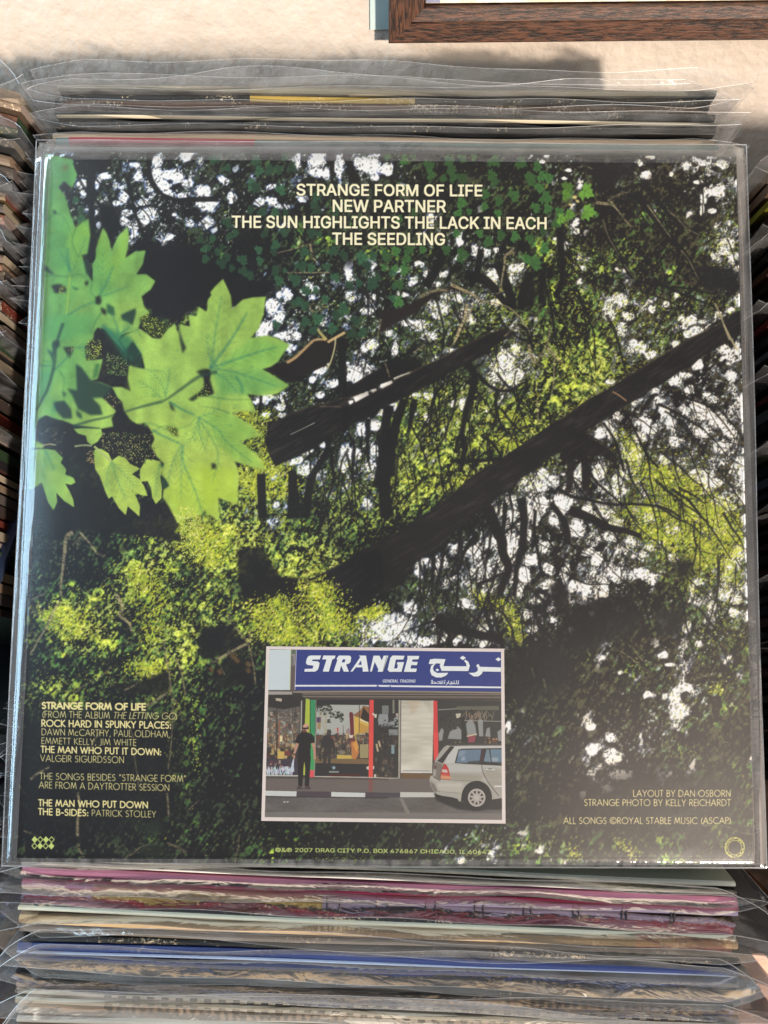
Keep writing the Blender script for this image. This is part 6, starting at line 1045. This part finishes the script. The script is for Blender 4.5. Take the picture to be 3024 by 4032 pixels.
# under the upper half of the cover: sleeve corners poke out on the left
cols = [(.30, .28, .26), (.12, .12, .13), (.45, .38, .30), (.20, .16, .14), (.10, .12, .16), (.40, .36, .34)]
for i in range(10):
    y = 640+i*70
    record(y, -.1585+.0012*math.sin(i*1.9), 'record under the forest cover, clear sleeve corner out at upper left, '+ORD[i]+' from the top', G_MAIN, cols[i % 6], None, .3, .0030,
           tilt=math.radians(.7), rd=-.10, drop=.004, up=.006, lean=(.3, -.7-.4*(i % 3 == 0)), wave=.001, seed=40+i, wfilm=(.0105+.006*abs(math.sin(i*2.1)), .008))
for i in range(7):
    y = 2820+i*84
    record(y, -.1590+.001*math.sin(i*2.9), 'record under the forest cover, crumpled sleeve at lower left, '+ORD[i]+' from the top', G_MAIN, cols[(i+2) % 6], None, .3, .0030,
           tilt=math.radians(1.6), rd=.05, drop=.004, up=.006, lean=(.6, -.8), wave=.0015, seed=80+i, wfilm=(.011+.005*abs(math.sin(i*1.7)), .008))
# in front of (below) the cover
FRONT = [
 (3432, -.1600, 'pale cream and mint record directly below the forest picture cover', (.62, .63, .55), (.84, .81, .74), .2, 0.0024, dict(up=.007, lean=(.8, -.2), wfilm=(.008, .022), sleeve=False)),
 (3462, -.1590, 'dark green record with a white top edge below the forest picture cover', (.07, .10, .08), (.82, .78, .74), .3, 0.0016, dict(up=.005, lean=(.6, -.1), wfilm=(.008, .012))),
 (3496, -.1590, 'rose pink record with a broad pink back, below the forest picture cover', (.62, .34, .42), (.74, .46, .54), .2, 0.0034, dict(up=.009, lean=(.5, -.9), wfilm=(.01, .012), wave=.0026)),
 (3526, -.1590, 'black record with a thin hot pink top edge', (.07, .07, .08), (.70, .19, .31), .1, 0.0009, dict(up=.004, lean=(.9, .1), wfilm=(.005, .0045), sleeve=False)),
 (3548, -.1600, 'mustard and lavender record with small black marks along its top edge', (.50, .38, .16), (.66, .58, .68), .25, 0.0024, dict(up=.004, lean=(1.1, -.2), band=(.10, .42, (.70, .58, .26)), wfilm=(.005, .0045), wave=.0026, sleeve=False)),
 (3588, -.1605, 'thick navy black record with white rubbed flecks and a rounded worn corner', (.07, .07, .10), (.10, .10, .14), .98, 0.0040, dict(up=.010, lean=(1.0, -.8), corner=.004, wfilm=(.010, .019), wave=.0026)),
 (3616, -.1600, 'black record with a deep red right end and worn white edge', (.06, .06, .07), (.10, .10, .13), .9, 0.0026, dict(wfilm=(.005, .0045), up=.004, lean=(.6, -.3), band=(.86, .995, (.50, .07, .08)), corner=.003, sleeve=False)),
 (3642, -.1600, 'ivory record with a plain light top edge', (.68, .62, .54), (.90, .85, .75), .2, 0.0022, dict(up=.004, lean=(1.1, -.7), milky=True, wfilm=(.005, .0045), wave=.0026, sleeve=False)),
 (3680, -.1600, 'tan orange record glowing through a milky sleeve', (.66, .54, .40), (.84, .70, .50), .2, 0.0040, dict(up=.015, lean=(1.2, -.8), milky=True, wfilm=(.012, .016), wave=.0026)),
 (3716, -.1600, 'brown-grey record under a cloudy loose sleeve', (.28, .24, .22), (.42, .38, .34), .4, 0.0024, dict(up=.004, lean=(.9, -1.0), milky=True, wfilm=(.005, .0045), wave=.005, sleeve=False)),
 (3748, -.1595, 'black record with white flecks just above the blue one', (.06, .06, .06), (.09, .09, .09), .85, 0.0024, dict(up=.004, lean=(.9, -.4), wfilm=(.005, .0045), sleeve=False)),
 (3786, -.1600, 'royal blue record with a white line along its top edge', (.09, .15, .33), (.22, .28, .50), .15, 0.0034, dict(up=.011, lean=(.8, -1.1), wfilm=(.005, .0045), wave=.0026)),
 (3800, -.1600, 'thin blue and white record touching the royal blue one', (.16, .26, .60), (.80, .82, .92), .1, .0010, dict(sleeve=False)),
 (3834, -.1600, 'black record with a cream top edge right below the blue ones', (.07, .06, .06), (.78, .70, .58), .3, 0.0014, dict(up=.004, lean=(.8, -.6), wfilm=(.005, .0045), sleeve=False)),
 (3868, -.1595, 'matte black record with a rounded right corner near the bottom of the photo', (.06, .06, .06), (.11, .11, .11), .3, 0.0040, dict(up=.012, lean=(.6, -1.3), corner=.005, wfilm=(.012, .018), wave=.0026)),
 (3900, -.1600, 'slate record under a wide sweeping sleeve fold', (.16, .17, .18), (.34, .32, .30), .4, 0.0024, dict(up=.013, lean=(1.2, -.9), milky=True, wfilm=(.005, .0045), wave=.0026, sleeve=False)),
 (3934, -.1600, 'brown record with a row of dark dots along its edge', (.34, .27, .23), (.62, .52, .44), .5, 0.0032, dict(up=.004, lean=(.5, -.5), wfilm=(.005, .0045), sleeve=False)),
 (3968, -.1600, 'record with a black and cream checkered top edge', (.26, .22, .20), (.76, .72, .64), .2, 0.0022, dict(up=.012, lean=(.9, -1.0), wfilm=(.01, .018), wave=.0026)),
 (4000, -.1600, 'oatmeal record under a bright hazy sleeve at the bottom of the photo', (.66, .60, .52), (.82, .78, .71), .3, 0.0026, dict(up=.016, lean=(1.0, -1.1), milky=True, wfilm=(.005, .0045), wave=.0026, sleeve=False)),
 (4034, -.1600, 'cream record crossing the bottom edge of the photo', (.72, .66, .56), (.82, .77, .70), .3, 0.0030, dict(wfilm=(.005, .0045), up=.010, lean=(.8, -.6), milky=True, sleeve=False)),
 (4072, -.1600, 'beige record just past the bottom edge of the photo', (.60, .55, .50), (.76, .72, .66), .3, 0.0030, dict(wfilm=(.005, .0045), up=.014, lean=(.8, -1.6), milky=True, wave=.0026)),
]
DOTTED = {}
for i, (y, x0, lab, fc, ed, we, t_, kw) in enumerate(FRONT):
    kw = dict(kw)
    DOTTED[y] = record(y, x0+.0006*math.sin(i*5.1), lab, G_MAIN, fc, ed, we, t_, tilt=math.radians(2.2), rd=.10, seed=120+i, **kw)
# printed marks standing on three of the edges: ticks, dots, checks
def marks(root, y, n, xs, w, h, col, t_, dr=-.0004, name='edge_print'):
    Y, Z = surf(y); r = np.array([0, .10, -1.0]); r /= np.linalg.norm(r); ti = math.radians(2.2); ex = np.array([math.cos(ti), -math.sin(ti), 0]); s = np.cross(ex, -r); s /= np.linalg.norm(s)
    if s @ SDIR < 0: s = -s
    V = []; Q = []
    for k in range(n):
        x = xs(k)
        if x is None: continue
        v, q = box(np.array([0, Y, Z])+ex*x+r*(dr+.0003), ex*w, s*h, r*.0008, len(V)); V += v; Q += q
    mesh(name, V, Q, card(col, .2), [c for c in root.children if c.name.startswith('cover')][0])
marks(DOTTED[3548], 3548, 16, lambda k: -.03+k*.0105 if k % 2 else -.025+k*.0108, .0005, .0030, (.12, .10, .14), 0)
marks(DOTTED[3934], 3934, 70, lambda k: -.120+k*.0037, .0015, .0022, (.20, .16, .15), 0)
marks(DOTTED[3968], 3968, 44, lambda k: -.120+k*.0062, .0030, .0013, (.13, .11, .11), 0)

# ---- the bin on the left: only the right-hand edges of its records reach into view
G_L = 'records in the left bin'
pal = [((.55, .47, .38), 'tan'), ((.52, .42, .33), 'fawn'), ((.42, .20, .12), 'rust'), ((.30, .40, .16), 'olive and red'), ((.40, .38, .36), 'grey'), ((.42, .34, .26), 'brown'), ((.10, .10, .11), 'black'), ((.36, .36, .38), 'steel grey'), ((.50, .40, .24), 'ochre'), ((.07, .07, .08), 'black'), ((.55, .28, .20), 'brick'), ((.20, .19, .18), 'charcoal'),
       ((.08, .07, .07), 'black'), ((.34, .27, .22), 'umber'), ((.48, .26, .15), 'copper'), ((.52, .45, .38), 'sand'), ((.45, .40, .34), 'stone'), ((.20, .17, .15), 'dark brown'), ((.16, .26, .12), 'bottle green'), ((.36, .24, .18), 'chestnut')]
yy_ = 330
for i in range(44):
    fc, cn = pal[i % len(pal)]; t_ = .0032+.0030*random.Random(i).random(); yy_ += 34+26*random.Random(i+99).random()
    if i == 3: t_ = .004
    xr = -.1745-(.006 if i > 8 else .0006*i)-.0025*random.Random(i*3).random()-(.002 if i > 20 else 0)
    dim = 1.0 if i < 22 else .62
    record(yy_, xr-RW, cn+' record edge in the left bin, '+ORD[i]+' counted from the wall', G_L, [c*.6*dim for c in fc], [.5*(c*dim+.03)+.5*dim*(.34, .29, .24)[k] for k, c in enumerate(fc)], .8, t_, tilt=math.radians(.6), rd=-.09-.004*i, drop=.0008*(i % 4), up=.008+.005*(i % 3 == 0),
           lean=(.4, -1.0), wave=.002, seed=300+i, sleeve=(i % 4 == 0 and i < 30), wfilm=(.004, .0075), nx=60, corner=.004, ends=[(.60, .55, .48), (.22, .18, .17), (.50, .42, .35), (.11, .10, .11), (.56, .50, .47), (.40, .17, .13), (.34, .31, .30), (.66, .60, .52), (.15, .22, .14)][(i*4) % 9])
# (behind it) a wide dark gap, then a large blue-black cover leaning back in it
Y, Z = surf(2380)
record(2440, -.180-RW, 'large glossy blue-black record leaning back in the gap of the left bin', G_L, (.12, .19, .32), (.16, .22, .32), .1, .003, rd=1.3, drop=.012, sleeve=False, seed=380)
for i in range(8):
    record(2920+i*70, -.1765-RW, 'record in a crumpled sleeve at the front of the left bin, '+ORD[i]+' from the gap', G_L, [(.10, .10, .12), (.45, .20, .20), (.55, .55, .58), (.12, .12, .16)][i % 4], None, .4, .003, rd=.02, drop=.002, up=.012, lean=(.9, -1.0), wave=.004, seed=390+i, wfilm=(.004, .010))

# ---- the bin on the right: left-hand edges
G_R = 'records in the right bin'
palr = [((.50, .40, .32), 'tan'), ((.42, .33, .26), 'brown'), ((.46, .46, .10), 'yellow-green'), ((.16, .10, .12), 'plum'), ((.30, .24, .22), 'taupe'), ((.06, .06, .06), 'black'), ((.06, .06, .07), 'black'), ((.35, .24, .20), 'russet'), ((.10, .09, .09), 'black'), ((.05, .05, .07), 'black'), ((.10, .11, .16), 'midnight blue'), ((.55, .08, .07), 'bright red'), ((.07, .08, .12), 'midnight blue'),
        ((.45, .46, .50), 'pale grey'), ((.06, .06, .08), 'black'), ((.07, .09, .14), 'dark blue'), ((.42, .08, .09), 'red'), ((.40, .40, .40), 'grey'), ((.07, .07, .09), 'black'), ((.12, .13, .12), 'black'), ((.44, .44, .26), 'pale olive'), ((.08, .09, .12), 'black'), ((.40, .45, .52), 'ice blue'), ((.10, .16, .26), 'blue'), ((.07, .08, .11), 'black')]
yy_ = 590
for i in range(46):
    fc, cn = palr[i] if i < len(palr) else (((.06, .06, .07), 'black'), ((.30, .08, .07), 'dull red'), ((.08, .07, .07), 'black'), ((.22, .16, .13), 'dark brown'))[i % 4]
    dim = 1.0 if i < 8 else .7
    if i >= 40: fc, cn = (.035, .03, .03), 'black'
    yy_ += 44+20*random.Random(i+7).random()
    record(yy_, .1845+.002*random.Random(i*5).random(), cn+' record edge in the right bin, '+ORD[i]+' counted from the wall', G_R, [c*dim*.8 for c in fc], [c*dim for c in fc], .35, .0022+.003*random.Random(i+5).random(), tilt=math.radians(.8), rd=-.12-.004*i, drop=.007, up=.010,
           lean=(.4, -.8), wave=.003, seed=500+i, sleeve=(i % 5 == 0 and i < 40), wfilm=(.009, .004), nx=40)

# ---------------------------------------------------------------- the wooden bins that hold them
BW = wood('bin_wood', (.055, .020, .010), (.20, .075, .035), (40, 40, 6), .5); OW = wood('sunlit_orange_bin_wood', (.48, .17, .075), (.74, .31, .15), (8, 8, 60), .5, .2); BK = wood('gap_shade_wood', (.012, .008, .006), (.030, .018, .012), (30, 30, 8), .95); BK.node_tree.nodes['Principled BSDF'].inputs['Specular IOR Level'].default_value = .05  # plank's orange takes in its sun patch; dark wood takes in the gaps' shade
rb = np.array([0, -.02, -1.0]); rb /= np.linalg.norm(rb)
wb = empty('record_bin', (0, .0, -.70), 'dark wooden record bin holding the three rows of records', 'record bin')
mid = (np.array([0, SA[0], SA[1]])+np.array([0, SB[0], SB[1]]))/2
V, Q = box(mid+rb*.345, RIGHT*2.2, SDIR*1.3, rb*.012); mesh('bottom_board', V, Q, BK, wb)
for xx in (-.1665, .1745):
    V, Q = box(np.array([xx, 0, 0])+mid+rb*.235+SDIR*.01, RIGHT*.003, SDIR*.46, rb*.215); mesh('divider_board', V, Q, BK, wb)
V, Q = box(mid+rb*.27-SDIR*.225, RIGHT*1.6, SDIR*.010, rb*.14); mesh('back_board', V, Q, BK, wb)
V, Q = box(px(3010, 4010, .395), RIGHT*.075, np.array([0, .043*1.9, 0]), np.array([0, 0, .02])); mesh('front_plank', V, Q, OW, wb)
V, Q = box(px(3040, 3648, .405), RIGHT*.046, np.array([0, .0192, 0]), np.array([0, 0, .02])); mesh('cross_plank', V, Q, BW, wb)
V, Q = box(px(2893, 3500, .40), RIGHT*.0035, np.array([0, .030, 0]), np.array([0, 0, .1])); mesh('divider_post', V, Q, BW, wb)

# ---------------------------------------------------------------- the record in front: card cover, inset photograph, clear sleeve
EX = np.array([1.004, -.005, -.004]); EY = np.array([.012, .993, -.076]); TC = np.array([.0014, .0071, -.3227])
NZ = np.cross(EX, EY); NZ /= np.linalg.norm(NZ); HC = .313/2
def CP(u, v, w=0): return TC+EX*u+EY*v+NZ*w
hero = empty('record', CP(0, -HC, -.003), 'record cover printed with treetops, green maple leaves and a small street photo, on top', 'record')
def printed(name, img, rough, spec=.5):
    m, nt, p = material(name); L = nt.links.new; t = nd(nt, 'ShaderNodeTexImage', image=img, interpolation='Cubic', extension='EXTEND'); uvn = nd(nt, 'ShaderNodeUVMap', uv_map='UVMap'); L(uvn.outputs[0], t.inputs[0])
    L(t.outputs['Color'], p.inputs['Base Color']); p.inputs['Roughness'].default_value = rough; p.inputs['Specular IOR Level'].default_value = spec; return m
forest = paint_forest(); inset = paint_inset()
PR1 = printed('printed_forest', forest.image('forest_print'), .42, .35); PR2 = printed('printed_street_photo', inset.image('street_print'), .42, .35)
TH = .0034; N = 28
# the print wraps a little round the edges: closed board with slightly rounded rim
def bend(u, v): return .0007*math.sin(u*9+1)*math.cos(v*7)-.0009*(max(0, abs(u)/HC-.8)/.2)**2*.6
V, Q = grid(N, N, lambda a, b: CP((a*2-1)*HC, (b*2-1)*HC, bend((a*2-1)*HC, (b*2-1)*HC))); UV = [(i/N, j/N) for j in range(N+1) for i in range(N+1)]; n0 = len(V)
rim_ = [(i, 0) for i in range(N)]+[(N, j) for j in range(N)]+[(N-i, N) for i in range(N)]+[(0, N-j) for j in range(N)]
for kx, dz in ((1.0016, -.0006), (1.0016, -TH)):
    for (i, j) in rim_:
        u, v = (i/N*2-1)*HC, (j/N*2-1)*HC; V.append(CP(u*kx, v*kx, bend(u, v)*(1 if dz > -.001 else 0)+dz)); UV.append((i/N, j/N))
K_ = len(rim_); ix = lambda i, j: j*(N+1)+i
for r_ in range(2):
    for k in range(K_):
        a, b = (ix(*rim_[k]), ix(*rim_[(k+1) % K_])) if r_ == 0 else (n0+k, n0+(k+1) % K_)
        o2 = n0+r_*K_; Q.append((a, o2+k, o2+(k+1) % K_, b))
Q.append(tuple(n0+K_+k for k in range(K_)))
cover = mesh('cover', V, Q, PR1, hero, uv=UV, smooth=False)
# the inset photograph, one thickness of ink proud of the forest print
iq = forest.px(INSET_QUAD)/2048.0
def bil(a, b):
    p0 = iq[0]*(1-a)+iq[1]*a; p1 = iq[3]*(1-a)+iq[2]*a; q = p0*(1-b)+p1*b; return (q[0]*2-1)*HC, (1-q[1]*2)*HC
V, Q = grid(8, 6, lambda a, b: CP(*bil(a, b), bend(*bil(a, b))+.00018)); mesh('inset_photo', V, [q[::-1] for q in Q], PR2, cover, uv=[(i/8, 1-j/6) for j in range(7) for i in range(9)])
# clear sleeve round it: flat over the card, rolling over its sides to the welded seams
def slv(u, v):
    """height of the front sheet at (u, v)"""
    return bend(max(-HC, min(HC, u)), max(-HC, min(HC, v)))+.0011
lx = lambda v: -HC-.0008; 
def section(v):
    vt = (v+HC)/(2*HC)
    L0 = -HC-.0042-.0006*vt+.0010*math.sin(v*21)*.3; R0 = HC+.0058+.0003*math.sin(v*30)
    pts = [(L0, -.0017), (L0+.0006, -.0016), (-HC-.0024, -.0014)]
    for a in np.linspace(170, 90, 9): 
        a = math.radians(a); pts.append((-HC+.0030+.0048*math.cos(a), slv(-HC, v)-.0021+.0021*math.sin(a)))
    pts += [(u, slv(u, v)) for u in np.linspace(-HC+.004, HC-.002, 24)]
    for a in np.linspace(90, 25, 6):
        a = math.radians(a); pts.append((HC-.0004+.0016*math.cos(a), slv(HC, v)-.0018+.0018*math.sin(a)))
    pts += [(HC+.0022, -.0009), (HC+.0032, -.0012+.0004*math.sin(v*55)), (HC+.0044, -.0015-.0003*math.sin(v*47)), (R0, -.0016)]
    return pts
vs = [-HC-.0021, -HC-.0012, -HC-.0004, -HC+.002]+list(np.linspace(-HC+.008, HC-.004, 60))+[HC, HC+.002, HC+.0042, HC+.0064]
V = []; nsec = 0; mi = []
for v in vs:
    S_ = section(max(-HC, min(HC, v))); nsec = len(S_)
    for (u, w) in S_:
        if v < -HC: w = w*max(0, (v+HC+.0021)/.0021)**.5+(-.0017)*(1-max(0, (v+HC+.0021)/.0021)**.5)
        if v > HC: k = (v-HC)/.0064; w = w-.0022*k+.0005*math.sin(u*37+k)*k; u = u*(1-.004*k)
        V.append(CP(u, v, w))
Q = [(j*nsec+i, j*nsec+i+1, (j+1)*nsec+i+1, (j+1)*nsec+i) for j in range(len(vs)-1) for i in range(nsec-1)]
flat0, flat1 = 11, 35
mi = [0 if (flat0 <= i <= flat1 and 3 <= j < len(vs)-5) else (2 if j >= len(vs)-5 and flat0 <= i <= flat1 else 1) for j in range(len(vs)-1) for i in range(nsec-1)]
sleeve = mesh('plastic_sleeve', V, Q, [FILM_FLAT, FILM_EDGE, FILM], hero, mi, smooth=True)
# back sheet
V = [CP(-HC-.0045, -HC-.0022, -.0050), CP(HC+.006, -HC-.0022, -.0050), CP(HC+.0055, HC+.0066, -.0052), CP(-HC-.0047, HC+.0066, -.0052)]
mesh('back_sheet', V, [(0, 1, 2, 3)], FILM, sleeve)
V = []; Q = []
for path, rr in (([CP(section(v)[0][0], v, -.0017) for v in np.linspace(-HC-.002, HC+.0064, 50)], .00022), ([CP(section(v)[-1][0], v, -.0016) for v in np.linspace(-HC-.002, HC+.0064, 50)], .00022),
                 ([CP(u, HC+.0064, slv(u, HC)-.0022+.0005*math.sin(u*37+1)) for u in np.linspace(-HC-.0045, HC+.0055, 70)], .00018), ([CP(u, -HC-.0021, -.0017) for u in np.linspace(-HC-.0042, HC+.0058, 50)], .00026)):
    v, q = tube(path, rr, len(V), 5); V += v; Q += q
mesh('sleeve_seam', V, Q, RIM, sleeve)
